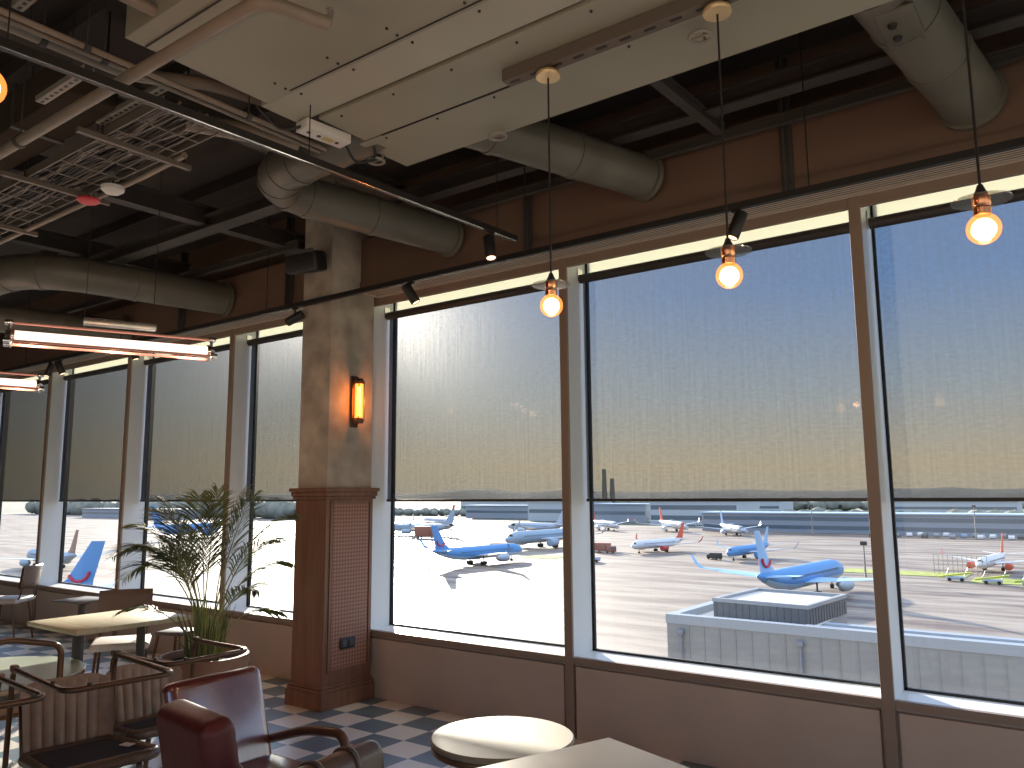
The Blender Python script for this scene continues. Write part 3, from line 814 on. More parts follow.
# near round table
nr = thing('round_table', 'sunlit round stone topped table near the bottom centre', 'table', (-1.905, -2.165, 0))
MB().lathe([(.001, .675), (.262, .675), (.27, .682), (.27, .695), (.265, .70), (.001, .70)], (0, 0, 0), 64).build('tabletop', STONETOP, nr)
MB().lathe([(.001, .655), (.264, .655), (.268, .66), (.268, .675), (.001, .675)], (0, 0, 0), 64).build('edge_band', mat('brass_edge', (.35, .25, .14), .3, .8), nr)
MB().lathe([(.001, 0), (.2, 0), (.2, .014), (.04, .035), (.035, .64), (.11, .655)], (0, 0, 0), 28).build('pedestal', DARK, nr)
# near square table
sq = thing('square_table', 'square greige table corner at the bottom edge', 'table', (-1.45 + .353 - .14, -2.138 - .126 - .348, 0), math.atan2(-.335, .942))
MB().rbox((0, 0, .745), (.75, .75, .03), .005, 2).build('tabletop', GREYTOP, sq)
MB().lathe([(.001, 0), (.18, 0), (.18, .014), (.045, .035), (.04, .70), (.14, .715), (.14, .73)], (0, 0, 0), 28).build('pedestal', DARK, sq)

# armchairs (face local +x)
def armchair(name, loc, rz, label, m, w=.46, top=.82, rec=14, thick=.11, arms=True, bands=0, seat=True, group=None):
    t = thing(name, label, 'chair', loc, rz, group)
    a = math.radians(rec); L = (top - .36) / math.cos(a)
    bx_, bz = -.20 - math.sin(a) * L / 2, .36 + math.cos(a) * L / 2
    bk = MB().rbox((bx_, 0, bz), (thick, w, L), .045, 6, ry=-a).build('backrest', m, t)
    for k in range(bands):
        y = (k + 1) / (bands + 1) * w - w / 2
        c_ = V((bx_, y, bz)); u_ = V((-math.sin(a), 0, math.cos(a))); n_ = V((math.cos(a), 0, math.sin(a)))
        h_, d_ = L / 2 + .002, thick / 2 + .002
        pts = fillet([c_ - u_ * h_ - n_ * d_, c_ + u_ * h_ - n_ * d_, c_ + u_ * h_ + n_ * d_, c_ - u_ * h_ + n_ * d_], .045, 5)
        MB().tube(pts, .007, 8).build('piping', m, bk)
    MB().rbox((.06, 0, .39), (.52, w + .01, .14), .045, 5).build('seat', m, t)
    MB().rbox((.04, 0, .30), (.50, w - .04, .05), .008, 2).build('seat_frame', WALNUT, t)
    for sx, sy in ((-.18, -1), (-.18, 1), (.26, -1), (.26, 1)):
        MB().tube([(sx, sy * (w / 2 - .04), .29), (sx * 1.15, sy * (w / 2 - .02), 0)], [.022, .013], 12).build('leg', WALNUT, t)
    if arms:
        for sy in (-1, 1):
            y = sy * (w / 2 + .02)
            p = fillet([(-.24, y, .50), (-.0, y, .575), (.25, y, .60), (.275, y, .34)], .07, 8)
            MB().tube(p, .021, 12).build('arm', WALNUT, t)
    return t
armchair('leather_armchair', (-2.93, -2.50, 0), 0, 'oxblood leather armchair with wooden arms, broad front catching window light', LEATHER, .47, .815, 17, .085)
armchair('leather_armchair', (-2.435, -2.80, 0), math.radians(82), 'oxblood leather armchair seen from behind at the bottom, its thick side towards the round table', mat('shaded_oxblood_leather', (.105, .02, .018), .42, noise=.2, scale=18, bump=.1, spec=.35), .39, .905, 10, .12, arms=False)  # same oxblood leather, darkened and dulled for the unlit back
armchair('leather_armchair', (-1.745, -2.88, 0), math.radians(7), 'dark brown leather armchair back with two piped seams at the bottom edge', BLEATHER, .46, .795, 10, .10, arms=False, bands=2)

# palm in a tan planter
pm = thing('potted_palm', 'tall feathery palm in a round tan planter between table and pillar', 'plant', (-4.95, -1.45, 0))
MB().lathe([(.001, 0), (.22, 0), (.235, .02), (.285, .53), (.285, .55), (.262, .55), (.258, .50), (.001, .50)], (0, 0, 0), 40).build('planter', POTM, pm)
MB().lathe([(.001, .512), (.255, .505)], (0, 0, 0), 30).build('soil', SOIL, pm)
RT = V((.804, .594, 0)); FW = V((-.594, .804, 0))
def frond(tip, ctrl, nl=34, ll=.24, w=.010, b0=(0, 0), name='frond'):
    P0 = RT * b0[0] + FW * b0[1] + V((0, 0, .51))
    P1 = RT * ctrl[0] + FW * ctrl[1] + V((0, 0, ctrl[2])); P2 = RT * tip[0] + FW * tip[1] + V((0, 0, .51 + (tip[2] - .51) * .95))
    def B(t): return (1 - t) ** 2 * P0 + 2 * t * (1 - t) * P1 + t * t * P2
    stem = [B(i / 16) for i in range(17)]
    st_ = MB().tube(stem, [.0055 * (1 - .7 * i / 16) for i in range(17)], 6).build(name, STEMG, pm)
    q = MB()
    for i in range(nl):
        t = .42 + .58 * (i + .5) / nl
        c = B(t); d = (B(min(1, t + .02)) - B(t - .02)).normalized()
        side = d.cross(V((0, 0, 1)))
        side = side.normalized() if side.length > .05 else RT
        L = ll * (.55 + .45 * math.sin(PI * min(1, (t - .3) / .75))) * (1.05 - .5 * max(0, t - .75) / .25) * random.uniform(.85, 1.1)
        for s in (-1, 1):
            out = (d * .75 + side * s * .8 + V((random.uniform(-.12, .12), random.uniform(-.12, .12), -.10 + random.uniform(-.1, .1)))).normalized()
            mid = c + out * L * .5 + V((0, 0, .01)); end = c + out * L + V((0, 0, -.10 * L))
            n_ = out.cross(d).normalized(); wv = out.cross(n_).normalized() * w / 2
            q.add([c - wv * .4, c + wv * .4, mid + wv, end, mid - wv], [(0, 1, 2, 3, 4)])
    q.build('leaves', LEAF, st_)
tips = [((-.68, .05, 1.22), (-.22, 0, 1.52)), ((-.62, .1, 1.06), (-.26, .05, 1.40)), ((-.50, -.1, 1.45), (-.14, 0, 1.42)), ((-.42, .15, 1.56), (-.12, .1, 1.36)),
        ((-.30, -.05, 1.62), (-.08, 0, 1.30)), ((-.12, .1, 1.66), (-.03, 0, 1.25)), ((.03, .05, 1.70), (.0, .0, 1.25)), ((.20, .1, 1.70), (.05, 0, 1.25)), ((.31, -.05, 1.66), (.10, 0, 1.28)),
        ((.55, .05, 1.50), (.16, .05, 1.42)), ((.50, -.1, 1.34), (.15, 0, 1.32)), ((.47, .2, 1.16), (.16, .1, 1.18)), ((.40, -.15, 1.00), (.18, -.05, 1.08)),
        ((-.52, -.15, .86), (-.24, -.1, .98)), ((.50, .1, .80), (.26, .0, .95)), ((-.36, .2, 1.20), (-.14, .1, 1.25)), ((-.50, .2, 1.26), (-.2, .1, 1.32)), ((-.20, -.2, 1.36), (-.06, -.1, 1.15))]
for k, (tp, ct_) in enumerate(tips):
    low = k in (13, 14)
    frond(tp, ct_, 24 if low else 42, .17 if low else .28, .0095, (random.uniform(-.05, .05), random.uniform(-.05, .05)))
# dense upright young stems at the heart
for k in range(95):
    a = random.uniform(0, 2 * PI); r0 = random.uniform(.01, .12); h = random.uniform(.14, .44)
    x0, y0 = r0 * math.cos(a), r0 * math.sin(a)
    MB().tube([(x0, y0, .50), (x0 * 1.2, y0 * 1.2, .50 + h * .6), (x0 * 1.7 + random.uniform(-.03, .03), y0 * 1.7, .50 + h)], [.006, .005, .0015], 5).build('young_stem', random.choice((LEAF, LEAF, STEMG)), pm)
# ------------------------------------------------------------------ outside
G = -20.0
def apron_mat():
    m = bpy.data.materials.new('wet_apron'); m.use_nodes = True; nt = m.node_tree; b = nt.nodes['Principled BSDF']
    c = coords(nt, 'Object', (.03, .15, 1), (0, 0, -.5))
    nz = nt.nodes.new('ShaderNodeTexNoise'); nz.inputs['Scale'].default_value = 1; nz.inputs['Detail'].default_value = 7; nz.inputs['Roughness'].default_value = .6
    nt.links.new(c, nz.inputs['Vector'])
    r = nt.nodes.new('ShaderNodeValToRGB'); r.color_ramp.elements[0].position = .40; r.color_ramp.elements[1].position = .60
    r.color_ramp.elements[0].color = (.12, .08, .06, 1); r.color_ramp.elements[1].color = (.37, .295, .215, 1)
    nt.links.new(nz.outputs['Fac'], r.inputs[0]); nt.links.new(r.outputs[0], b.inputs['Base Color'])
    r2 = nt.nodes.new('ShaderNodeMapRange'); r2.inputs[1].default_value = .35; r2.inputs[2].default_value = .65; r2.inputs[3].default_value = .6; r2.inputs[4].default_value = .42
    nt.links.new(nz.outputs['Fac'], r2.inputs[0]); nt.links.new(r2.outputs[0], b.inputs['Roughness'])
    return m
tag(MB().span((-2500, 2, G - .5), (1500, 455, G)).build('ground_apron', apron_mat()), 'pale concrete airport apron seen through the windows', 'apron', kind='structure')
tag(MB().span((-9000, 455, G - 1.0), (6000, 9000, G - .2)).build('ground_airfield', mat('far_field', (.15, .155, .13), .9, noise=.3, scale=.01)), 'hazy open ground beyond the apron', 'field', kind='structure')
GRASSM = mat('verge_grass', (.28, .33, .06), .9, noise=.3, scale=.5)
for i, (x0, y0, x1, y1) in enumerate(((-240, 228, -214, 246), (-163, 220, -150, 232), (-60, 224, -30, 236), (-28, 214, 20, 228))):
    tag(MB().span((x0, y0, G), (x1, y1, G + .12)).build('grass_verge', GRASSM), None, None, kind='structure')
def ridge(name, label, y, x0, x1, fn, m, depth=500, n=60, cat='hill'):
    rows = []
    for j, k in ((0, 0.0), (1, .7), (2, 1.0), (3, .6), (4, 0)):
        rows.append([(x0 + (x1 - x0) * i / n, y + depth * j / 4, G - 3 + (fn(x0 + (x1 - x0) * i / n) - G + 3) * k) for i in range(n + 1)])
    return tag(MB().grid(rows).build(name, m), label, cat, kind='structure')
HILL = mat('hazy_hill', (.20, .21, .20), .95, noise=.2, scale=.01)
ridge('hills', 'low hazy hills on the horizon', 2300, -4600, 1200, lambda x: 6 + 15 * math.exp(-((x + 2050) / 210) ** 2) + 9 * math.exp(-((x + 1630) / 70) ** 2) + 3 * math.sin(x * .011) + 2 * math.sin(x * .031) + (4 if x < -2500 else 0), HILL)

def trees(label, x0, x1, y, h, n, seed):
    rnd = random.Random(seed); q = MB()
    for i in range(n):
        x = x0 + (x1 - x0) * (i + rnd.random()) / n; r = h * rnd.uniform(.25, .6); yy = y + rnd.uniform(-8, 8); zc = G + h * rnd.uniform(.35, .6)
        rows = []
        for a in range(7):
            th = PI * a / 6
            rows.append([(x + r * 1.8 * math.sin(th) * math.cos(2 * PI * k / 9) * rnd.uniform(.8, 1.15), yy + r * math.sin(th) * math.sin(2 * PI * k / 9), zc + r * math.cos(th) * rnd.uniform(.85, 1.15)) for k in range(9)])
        q.grid(rows, True, True)
    return tag(q.build('tree_belt', mat('haze_tinted_foliage', (.25, .26, .21), .95, noise=.3, scale=.1)), label, 'trees', kind='stuff')  # greyish distance haze is mixed into the leaf colour
trees('dark belt of trees behind the apron at the left windows', -1150, -520, 480, 17, 170, 3)
trees('hazy belt of trees beyond the long pier', -330, 260, 620, 8, 130, 4)
trees('low belt of trees behind the parked aircraft at the middle windows', -640, -350, 610, 7, 110, 5)

trees('distant dull tree line under the horizon behind the pier', -620, 700, 930, 13, 160, 6)

# buildings
BLUEROOF = mat('pale_blue_roof', (.42, .55, .66), .35)
GREYW = mat('grey_cladding_far', (.34, .37, .40), .6)
GLAZ = mat('far_glazing', (.10, .15, .19), .2, spec=.8)
PALEW = mat('pale_wall_far', (.55, .58, .58), .7)
def shed(label, x0, x1, y0, y1, z1, bands=1, wall=None, roof=None):
    t = thing('terminal_building', label, 'building', ((x0 + x1) / 2, (y0 + y1) / 2, G))
    W, D, H = x1 - x0, y1 - y0, z1 - G
    MB().span((-W / 2, -D / 2, 0), (W / 2, D / 2, H - .6)).build('wall', wall or GREYW, t)
    MB().span((-W / 2 - 1, -D / 2 - 1.2, H - .6), (W / 2 + 1, D / 2 + 1, H)).build('roof', roof or BLUEROOF, t)
    for k in range(bands):
        z = H * (.28 + .42 * k / max(1, bands - 1)) if bands > 1 else H * .5
        MB().span((-W / 2 + 1, -D / 2 - .15, z - H * .09), (W / 2 - 1, -D / 2, z + H * .09)).build('window_band', GLAZ, t)
    return t
shed('long low pier with pale blue roof across the far apron', -186, 150, 428, 452, -9.6, 2)
shed('grey hangar left of the long pier', -255, -192, 500, 540, -3.6, 2, PALEW)
shed('small pale block left of the grey hangar', -312, -268, 520, 545, -6.4, 1)
shed('pale hall behind the parked aircraft, with a white tower beside', -372, -318, 520, 560, -4.5, 1, PALEW, mat('white_roof', (.7, .72, .72), .5))
shed('long pale far block behind the side-on blue airliner', -560, -470, 660, 690, -5.5, 1, PALEW)
shed('grey far block at the left end of the tree belt', -470, -400, 560, 580, -8.5, 1, GREYW)
shed('low dark far block beyond the blue airliner behind the palm', -880, -700, 415, 440, -10.5, 1, GREYW, GREYW)
shed('pale far warehouse above the pier roof, left of two', -330, -250, 760, 800, -6.5, 1, PALEW, MC['white_roof'])
shed('pale far warehouse above the pier roof, right of two', -170, -60, 780, 820, -7.5, 1, PALEW, MC['white_roof'])
# lower terminal wing close outside
CLAD = mat('ribbed_cladding', (.27, .28, .285), .5, noise=.06, scale=1)
COPING = mat('blue_grey_coping', (.33, .37, .42), .4)
wg = thing('terminal_wing', 'flat roofed grey clad building wing just outside the right windows', 'building', (-14, 24.2, G))
MB().span((0, 0, 0), (4.98, 6.4, 16.65)).span((4.98, 0, 0), (40, 1.3, 16.65)).build('wall', CLAD, wg)
q = MB()
for a, c in (((-.03, -.03, 16.65), (40, .35, 16.98)), ((-.03, .35, 16.65), (.35, 6.43, 16.98)), ((.35, 6.1, 16.65), (4.98, 6.43, 16.98)), ((5.6, .95, 16.65), (40, 1.33, 16.98))): q.span(a, c)
q.build('coping', COPING, wg)
MB().span((.35, .35, 16.65), (4.98, 6.1, 16.7)).span((4.98, .35, 16.65), (40, .95, 16.9)).build('roof_deck', mat('white_membrane', (.75, .73, .68), .7, noise=.08, scale=.5), wg)
for i in range(44):
    MB().box((.9 + i * .6, -.012, 15.1), (.035, .024, 3.0)).build('cladding_rib', CLAD, wg)
for x in (.62, 5.05, 12.6, 20):
    pp = MB().tube([(x, -.12, 0), (x, -.12, 16.3)], .05, 10).build('downpipe', mat('pipe_grey', (.22, .24, .29), .5), wg)
    MB().rbox((x, -.12, 16.38), (.22, .2, .18), .02, 2).build('hopper', MC['pipe_grey'], pp)
hb = thing('roof_plant_room', 'grey louvred box standing on the flat roof outside', 'roof box', (-10.87, 28.05, G + 16.7), math.radians(-4))
RB = mat('plantroom_cladding', (.13, .135, .14), .55, noise=.08, scale=1.5)
MB().span((-1.87, -2.1, 0), (1.87, 2.1, .62)).build('wall', RB, hb)
q = MB()
for a, c in (((-1.9, -2.13, .62), (1.9, -1.95, .76)), ((-1.9, 1.95, .62), (1.9, 2.13, .76)), ((-1.9, -1.95, .62), (-1.72, 1.95, .76)), ((1.72, -1.95, .62), (1.9, 1.95, .76))): q.span(a, c)
q.build('coping', mat('plantroom_coping', (.30, .32, .34), .5), hb)
MB().span((-1.72, -1.95, .62), (1.72, 1.95, .64)).build('roof_deck', MC['white_membrane'], hb)
q = MB()
for i in range(14): q.box((-1.75 + i * .27, -2.11, .30), (.04, .02, .6)).box((1.88, -1.9 + i * .29, .30), (.02, .04, .6))
q.build('cladding_ribs', RB, hb)

# aircraft
def loft_wing(q, secs):
    rows = []
    for (xl, xt, y, z, th) in secs:
        c = xl - xt
        prof = [(1, 0), (.9, .35), (.65, .5), (.3, .4), (0, 0), (.3, -.3), (.65, -.4), (.9, -.3)]
        rows.append([(xt + c * a, y, z + th * b_) for a, b_ in prof])
    q.grid(rows, True, True); q.add(rows[-1], [tuple(range(8))])
def aircraft(loc, head, s, label, body, tail, wing, engine, smile=False, belly=None):
    t = thing('airliner', label, 'aircraft', (loc[0], loc[1], G), math.radians(head), 'parked airliners on the apron')
    S = lambda *p: tuple(s * a for a in p)
    st = [(20, .05, 3.2), (19.6, .5, 3.22), (18.8, 1.0, 3.3), (17.6, 1.45, 3.42), (16, 1.8, 3.54), (14, 1.95, 3.6), (-7, 1.95, 3.6), (-11, 1.75, 3.78), (-14.5, 1.3, 4.15), (-17.5, .78, 4.6), (-19.5, .36, 4.95), (-20.1, .05, 5.02)]
    N = 24
    MB().grid([[S(x, r * math.cos(2 * PI * k / N), zc + r * math.sin(2 * PI * k / N)) for k in range(N)] for x, r, zc in st], True, True).build('fuselage', body, t)
    if belly:
        MB().grid([[S(x, (r + .03) * math.cos(PI + PI * (.12 + .76 * k / 12)), zc + (r + .03) * math.sin(PI + PI * (.12 + .76 * k / 12))) for k in range(13)] for x, r, zc in st[2:10]], True).build('belly', belly, t)
    for sy in (-1, 1):
        q = MB(); loft_wing(q, [tuple(a * s for a in r) for r in ((5.2, -4.0, sy * 1.5, 2.75, .9), (1.0, -4.2, sy * 6.2, 3.2, .6), (-5.0, -6.8, sy * 17.2, 4.5, .22))]); 
        w_ = q.build('wing', wing, t)
        q = MB(); loft_wing(q, [tuple(a * s for a in r) for r in ((-5.0, -6.8, sy * 17.1, 4.5, .2), (-6.1, -7.3, sy * 17.8, 5.3, .15), (-7.3, -8.1, sy * 18.3, 7.0, .1))]); q.build('winglet', tail, w_)
        q = MB(); loft_wing(q, [tuple(a * s for a in r) for r in ((-14.3, -18.4, sy * .6, 4.7, .4), (-18.0, -19.8, sy * 7.0, 5.4, .15))]); q.build('tailplane', wing, t)
        e_ = MB().lathe([(s * .9, s * 2.3), (s * 1.18, s * 2.2), (s * 1.22, s * 1.0), (s * 1.1, -s * .9), (s * .75, -s * 2.0), (s * .3, -s * 2.6)], S(3.6, sy * 5.9, 1.95), 22, 'X').build('engine', engine, t)
        MB().lathe([(s * .01, s * 1.9), (s * .95, s * 1.7)], S(3.6, sy * 5.9, 1.95), 22, 'X').build('intake', BLACK, e_)
        MB().span(S(4.2, sy * 5.8, 2.7), S(.5, sy * 6.0, 3.3)).build('pylon', wing, e_)
        g = MB().tube([S(-1.4, sy * 2.9, 2.6), S(-1.4, sy * 2.9, .55)], s * .16, 8).build('main_gear', DARK, t)
        for dx in (-.55, .55):
            MB().lathe([(s * .3, -s * .5), (s * .55, -s * .45), (s * .55, s * .45), (s * .3, s * .5)], S(-1.4 + dx, sy * 2.9, .55), 14, 'Y').build('wheel', BLACK, g)
    g = MB().tube([S(14.6, 0, 2.0), S(14.6, 0, .4)], s * .12, 8).build('nose_gear', DARK, t)
    MB().lathe([(s * .2, -s * .3), (s * .4, -s * .28), (s * .4, s * .28), (s * .2, s * .3)], S(14.6, 0, .4), 12, 'Y').build('wheel', BLACK, g)
    q = MB(); rows = []
    for (xl, xt, z, th) in ((-12.0, -18.7, 5.0, .5), (-14.6, -18.9, 6.6, .42), (-18.2, -20.4, 12.3, .22)):
        c = xl - xt
        rows.append([S(xt + c * a, th * b_, z) for a, b_ in ((1, 0), (.85, .4), (.5, .5), (0, 0), (.5, -.5), (.85, -.4))])
    q.grid(rows, True, True); q.add(rows[-1], [tuple(range(6))])
    fin = q.build('tail_fin', tail, t)
    if smile:
        for sy in (-1, 1):
            p = [S(-16.6 + 1.7 * math.cos(PI * 1.05 + k * PI * .8 / 8), sy * .30, 8.0 + 1.7 * math.sin(PI * 1.05 + k * PI * .8 / 8)) for k in range(9)]
            MB().tube(p, s * .22, 6).build('smile_mark', RED, fin)
    for sy in (-1, 1):
        q = MB()
        for i in range(30): q.box(S(13 - i * .78, sy * 1.93, 4.0), S(.3, .08, .42))
        q.build('window_row', GLAZ, t)
    MB().grid([[S(x, (r + .03) * math.sin(a), zc + (r + .03) * math.cos(a)) for a in [(-.9 + 1.8 * k / 8) for k in range(9)]] for x, r, zc in ((18.5, 1.1, 3.33), (17.7, 1.42, 3.42))], True).build('cockpit_window', BLACK, t)
    return t
TB = mat('livery_blue', (.10, .30, .62), .35, spec=.6); TL = mat('livery_light_blue', (.34, .56, .80), .4); WH = mat('livery_white', (.72, .74, .76), .35)
SIL = mat('livery_silver', (.48, .55, .62), .4, .2); ORG = mat('livery_orange_red', (.75, .13, .06), .4); CRIM = mat('livery_crimson', (.55, .08, .07), .4); ORB = mat('livery_tan', (.35, .20, .13), .5)
GB = mat('livery_grey_blue', (.33, .44, .54), .4)
aircraft((-158.4, 192.6), 85.5, 1.02, 'bright blue airliner side-on with its tail at left, in the window right of the pillar', TB, TB, SIL, SIL, True, TL)
aircraft((-52.7, 169.2), 86, 1.15, 'largest blue airliner with a winglet, behind the roof box', TB, TL, TL, SIL, True, TL)
aircraft((-96, 255.7), -95, .78, 'blue airliner facing the building behind the big blue one', TB, TL, SIL, TB, False)
aircraft((-134.8, 268.8), -100, .82, 'white airliner with an orange tail facing left in the middle of the apron', WH, ORG, SIL, CRIM)
aircraft((-238, 408), -39, 1.0, 'white airliner with a crimson tail beyond the apron next to the mullion', WH, CRIM, SIL, WH)
aircraft((-197, 412), -45, 1.05, 'pale airliner with an orange tail parked before the hangar', WH, ORG, SIL, WH)
aircraft((-154, 390), -52, .95, 'small blue tailed airliner parked before the long pier', SIL, TB, SIL, SIL)
aircraft((-296, 313), -172, 1.1, 'pale blue airliner cut off by the pillar window edge', GB, GB, SIL, GB)
aircraft((-352, 391), 156, 1.2, 'white airliner with a crimson tail far behind the side-on blue one', WH, CRIM, SIL, WH)
aircraft((-184.3, 267), -92, 1.28, 'large grey blue airliner nosing out from behind the mullion', GB, GB, SIL, GB)
aircraft((-26.5, 249.5), -96, .76, 'white airliner with orange tail and engines at the far right', WH, ORG, WH, ORG)
aircraft((-383, 232), 112, 1.4, 'blue airliner seen through the palm leaves', TB, TB, TB, TB)
aircraft((-159.6, 54.1), 211.4, 1.14, 'blue airliner whose big tail fin with a red curved mark fills the left window', TB, TB, SIL, SIL, True)
aircraft((-261.6, 111.7), 175, .98, 'airliner with a tan tail behind the big blue fin', GB, ORB, SIL, GB)
aircraft((-248, 352), 170, 1.1, 'silver airliner parked below the pale hall', SIL, SIL, SIL, SIL)

# vehicles and apron furniture
def van(loc, rz, L, W, H, m, label, name='truck', cat='truck', group=None):
    t = thing(name, label, cat, (loc[0], loc[1], G), math.radians(rz), group)
    MB().rbox((-L * .12, 0, H * .56), (L * .74, W, H * .8), .15, 2).build('cargo_body', m, t)
    MB().rbox((L * .38, 0, H * .42), (L * .22, W * .95, H * .55), .2, 2).build('cab', m, t)
    MB().box((L * .47, 0, H * .52), (L * .05, W * .85, H * .2)).build('windscreen', GLAZ, t)
    for sx in (-.32, .33):
        for sy in (-1, 1): MB().lathe([(.1, -.15), (.45, -.14), (.45, .14), (.1, .15)], (L * sx, sy * W * .45, .45), 12, 'Y').build('wheel', BLACK, t)
    return t
RUST = mat('rust_red_paint', (.34, .13, .08), .5)
van((-150, 254), -20, 12, 3, 3.6, RUST, 'rust red truck right of the mullion on the apron')
van((-274, 294), 10, 12, 3.4, 6, RUST, 'tan red truck parked behind the blue tail fin right of the pillar')
van((-133, 216), 25, 7, 2.4, 2.4, SIL, 'small silver van close to the mullion on the apron', 'van', 'van')
van((-104, 246), 160, 5, 2.2, 2.2, DARK, 'small dark tug in front of the facing blue airliner', 'tug', 'tug')
van((-186, 240), 5, 9, 3, 3.2, RUST, 'dull red truck beyond the nose of the side-on blue airliner')
def mast(x, y, h, label, head=True):
    t = thing('light_mast', label, 'light mast', (x, y, G), 0, 'light masts on the apron')
    MB().tube([(0, 0, 0), (0, 0, h)], [.28, .14], 8).build('pole', GALV, t)
    MB().rbox((0, 0, h), (1.6, .6, 1.0), .1, 2).build('lamp_head', DARK, t)
mast(-50.8, 214, 8.4, 'light mast behind the nose of the largest blue airliner')
mast(-227.5, 259, 8.5, 'light mast behind the side-on blue airliner, left of two')
mast(-204, 272, 8.5, 'light mast behind the side-on blue airliner, right of two')
mast(-47.5, 400, 14.5, 'tall light mast in front of the pier at the right window')
mast(-117, 400, 14.5, 'tall light mast in front of the pier above the largest airliner')
for i, (x, h) in enumerate(((-520.5, 52), (-509, 40))):
    t = thing('chimney', ('taller slim chimney on the horizon seen through the blind', 'shorter slim chimney on the horizon seen through the blind')[i], 'chimney', (x, 900, G))
    MB().lathe([(4, 0), (2.6, h)], (0, 0, 0), 16).build('stack', HILL, t)
# row of parked cars under the pier
def car():
    t = MB()
    secs = [(-2.2, .75), (-2.1, .95), (-1.5, 1.0), (-1.0, 1.45), (.6, 1.45), (1.2, .98), (2.1, .85), (2.2, .6)]
    poly = [(-2.2, .3)] + secs + [(2.2, .3)]
    vs = [(x, -.9, z) for x, z in poly] + [(x, .9, z) for x, z in poly]; n_ = len(poly)
    t.add(vs, [tuple(range(n_)), tuple(reversed(range(n_, 2 * n_)))] + [(i, (i + 1) % n_, n_ + (i + 1) % n_, n_ + i) for i in range(n_)])
    for sx in (-1.4, 1.4):
        for sy in (-.85, .85): t.lathe([(.1, -.1), (.33, -.1), (.33, .1), (.1, .1)], (sx, sy, .33), 10, 'Y')
    return t
CARM = [mat('car_white', (.7, .7, .7), .3), mat('car_grey', (.25, .27, .3), .3), mat('car_blue', (.2, .3, .45), .3), mat('car_dark', (.06, .065, .07), .3)]
protos = []
for m in CARM: protos.append(None)
rnd = random.Random(11)
for i in range(34):
    k = rnd.randrange(4)
    if protos[k] is None:
        o = car().build('car', CARM[k]); protos[k] = o
    else:
        o = link(protos[k].copy())
    o.location = (-92 + i * 3.8 + rnd.uniform(-.3, .3), 408 + (i % 3) * 7, G); o.rotation_euler = (0, 0, PI / 2 + rnd.uniform(-.2, .2)); o.scale = (1.3, 1.3, 1.3)
    tag(o, 'tiny %s car in the row parked in front of the long pier' % ('white', 'grey', 'blue', 'dark')[k], 'car', '%s cars parked in front of the pier' % ('white', 'grey', 'blue', 'dark')[k])
# mesh fence and baggage dollies at right
fn = thing('mesh_fence', 'grey mesh blast fence left of the orange tailed airliner', 'fence', (-32, 232, G))
for i in range(12): MB().tube([(-6 + i * 1.1, 0, 0), (-6 + i * 1.1, 0, 5)], .07, 6).build('post', GALV, fn)
for z in (1, 2.5, 4.9): MB().tube([(-6.2, 0, z), (6.3, 0, z)], .06, 6).build('rail', GALV, fn)
dl = None
YEL = mat('lime_paint', (.50, .55, .05), .5)
for i, (x, y, r) in enumerate(((-31, 216, 10), (-23, 213, 5), (-15, 211, 0), (-7, 209, 0))):
    t = thing('belt_loader', ('lime belt loader nearest the right mullion', 'lime belt loader second from the right mullion', 'lime belt loader under the orange tailed airliner', 'lime belt loader cut by the right edge')[i], 'loader', (x, y, G), math.radians(r), 'lime belt loaders')
    MB().box((0, 0, 1.5), (7.0, 1.2, .35), ry=-.16).build('belt', YEL, t)
    MB().rbox((0, 0, .75), (4, 1.8, .7), .1, 2).build('chassis', SIL, t)
    for sx in (-1.3, 1.3):
        for sy in (-.8, .8): MB().lathe([(.1, -.15), (.42, -.15), (.42, .15), (.1, .15)], (sx, sy, .42), 10, 'Y').build('wheel', BLACK, t)
    for sx in (-2.2, 1.8): MB().tube([(sx, .3, .9), (sx + 1.0, .3, 3.0)], .09, 6).build('strut', SIL, t)
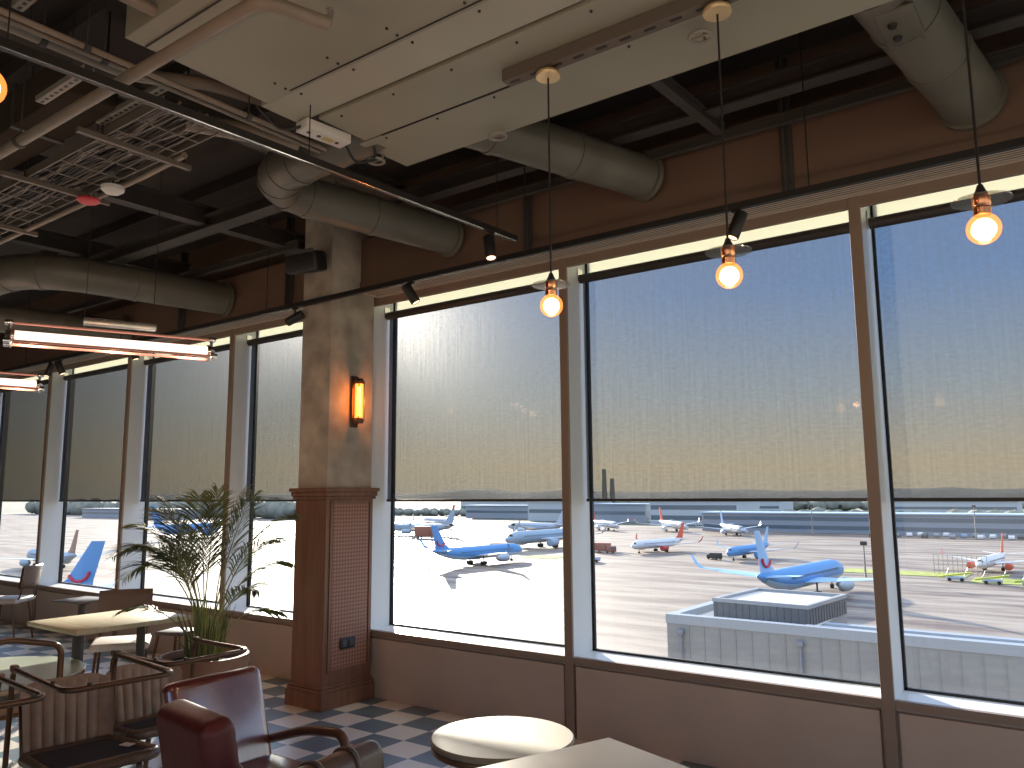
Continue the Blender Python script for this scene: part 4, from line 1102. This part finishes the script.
# ------------------------------------------------------------------ light
def world():
    w = bpy.data.worlds.new('sky'); scn.world = w; w.use_nodes = True; nt = w.node_tree
    bg = nt.nodes['Background']
    tc = nt.nodes.new('ShaderNodeTexCoord'); sp_ = nt.nodes.new('ShaderNodeSeparateXYZ'); nt.links.new(tc.outputs['Generated'], sp_.inputs[0])
    r = nt.nodes.new('ShaderNodeValToRGB'); nt.links.new(sp_.outputs['Z'], r.inputs[0])
    cr = r.color_ramp
    for pos, c in ((.03, (.88, .74, .52)), (.12, (.58, .68, .78)), (.24, (.29, .51, .96)), (.5, (.24, .44, .88)), (1, (.16, .30, .66))):
        e_ = cr.elements.new(pos); e_.color = (*c, 1)
    cr.elements[0].color = (.80, .70, .55, 1)
    cr.elements.remove(cr.elements[-1])
    dt = nt.nodes.new('ShaderNodeVectorMath'); dt.operation = 'DOT_PRODUCT'; dt.inputs[1].default_value = SUN_DIR
    nt.links.new(tc.outputs['Generated'], dt.inputs[0])
    mx_ = nt.nodes.new('ShaderNodeMath'); mx_.operation = 'MAXIMUM'; mx_.inputs[1].default_value = 0; nt.links.new(dt.outputs['Value'], mx_.inputs[0])
    def lobe(p, k):
        a_ = nt.nodes.new('ShaderNodeMath'); a_.operation = 'POWER'; a_.inputs[1].default_value = p; nt.links.new(mx_.outputs[0], a_.inputs[0])
        b_ = nt.nodes.new('ShaderNodeMath'); b_.operation = 'MULTIPLY'; b_.inputs[1].default_value = k; nt.links.new(a_.outputs[0], b_.inputs[0]); return b_.outputs[0]
    ad = nt.nodes.new('ShaderNodeMath'); ad.operation = 'ADD'; nt.links.new(lobe(14, .35), ad.inputs[0]); nt.links.new(lobe(90, .35), ad.inputs[1])
    gl = nt.nodes.new('ShaderNodeMix'); gl.data_type = 'RGBA'; gl.blend_type = 'ADD'; gl.clamp_result = False; gl.clamp_factor = False
    gl.inputs[7].default_value = (1, .88, .62, 1)
    nt.links.new(ad.outputs[0], gl.inputs[0]); nt.links.new(r.outputs[0], gl.inputs[6])
    nt.links.new(gl.outputs[2], bg.inputs[0]); bg.inputs[1].default_value = SKY
    l = bpy.data.lights.new('sun', 'SUN'); l.energy = SUN_E; l.color = (1, .9, .76); l.angle = math.radians(.8)
    o = link(bpy.data.objects.new('sun', l)); o.rotation_euler = SUN_DIR.to_track_quat('Z', 'Y').to_euler()
world()
vs = scn.view_settings
vs.view_transform = 'Standard'; vs.look = 'None'; vs.exposure = EXPO; vs.gamma = 1; vs.use_curve_mapping = False
cy = scn.cycles
cy.max_bounces = 10; cy.diffuse_bounces = 5; cy.transparent_max_bounces = 24; cy.caustics_reflective = False; cy.caustics_refractive = False
cy.sample_clamp_indirect = 4.0; cy.use_denoising = True
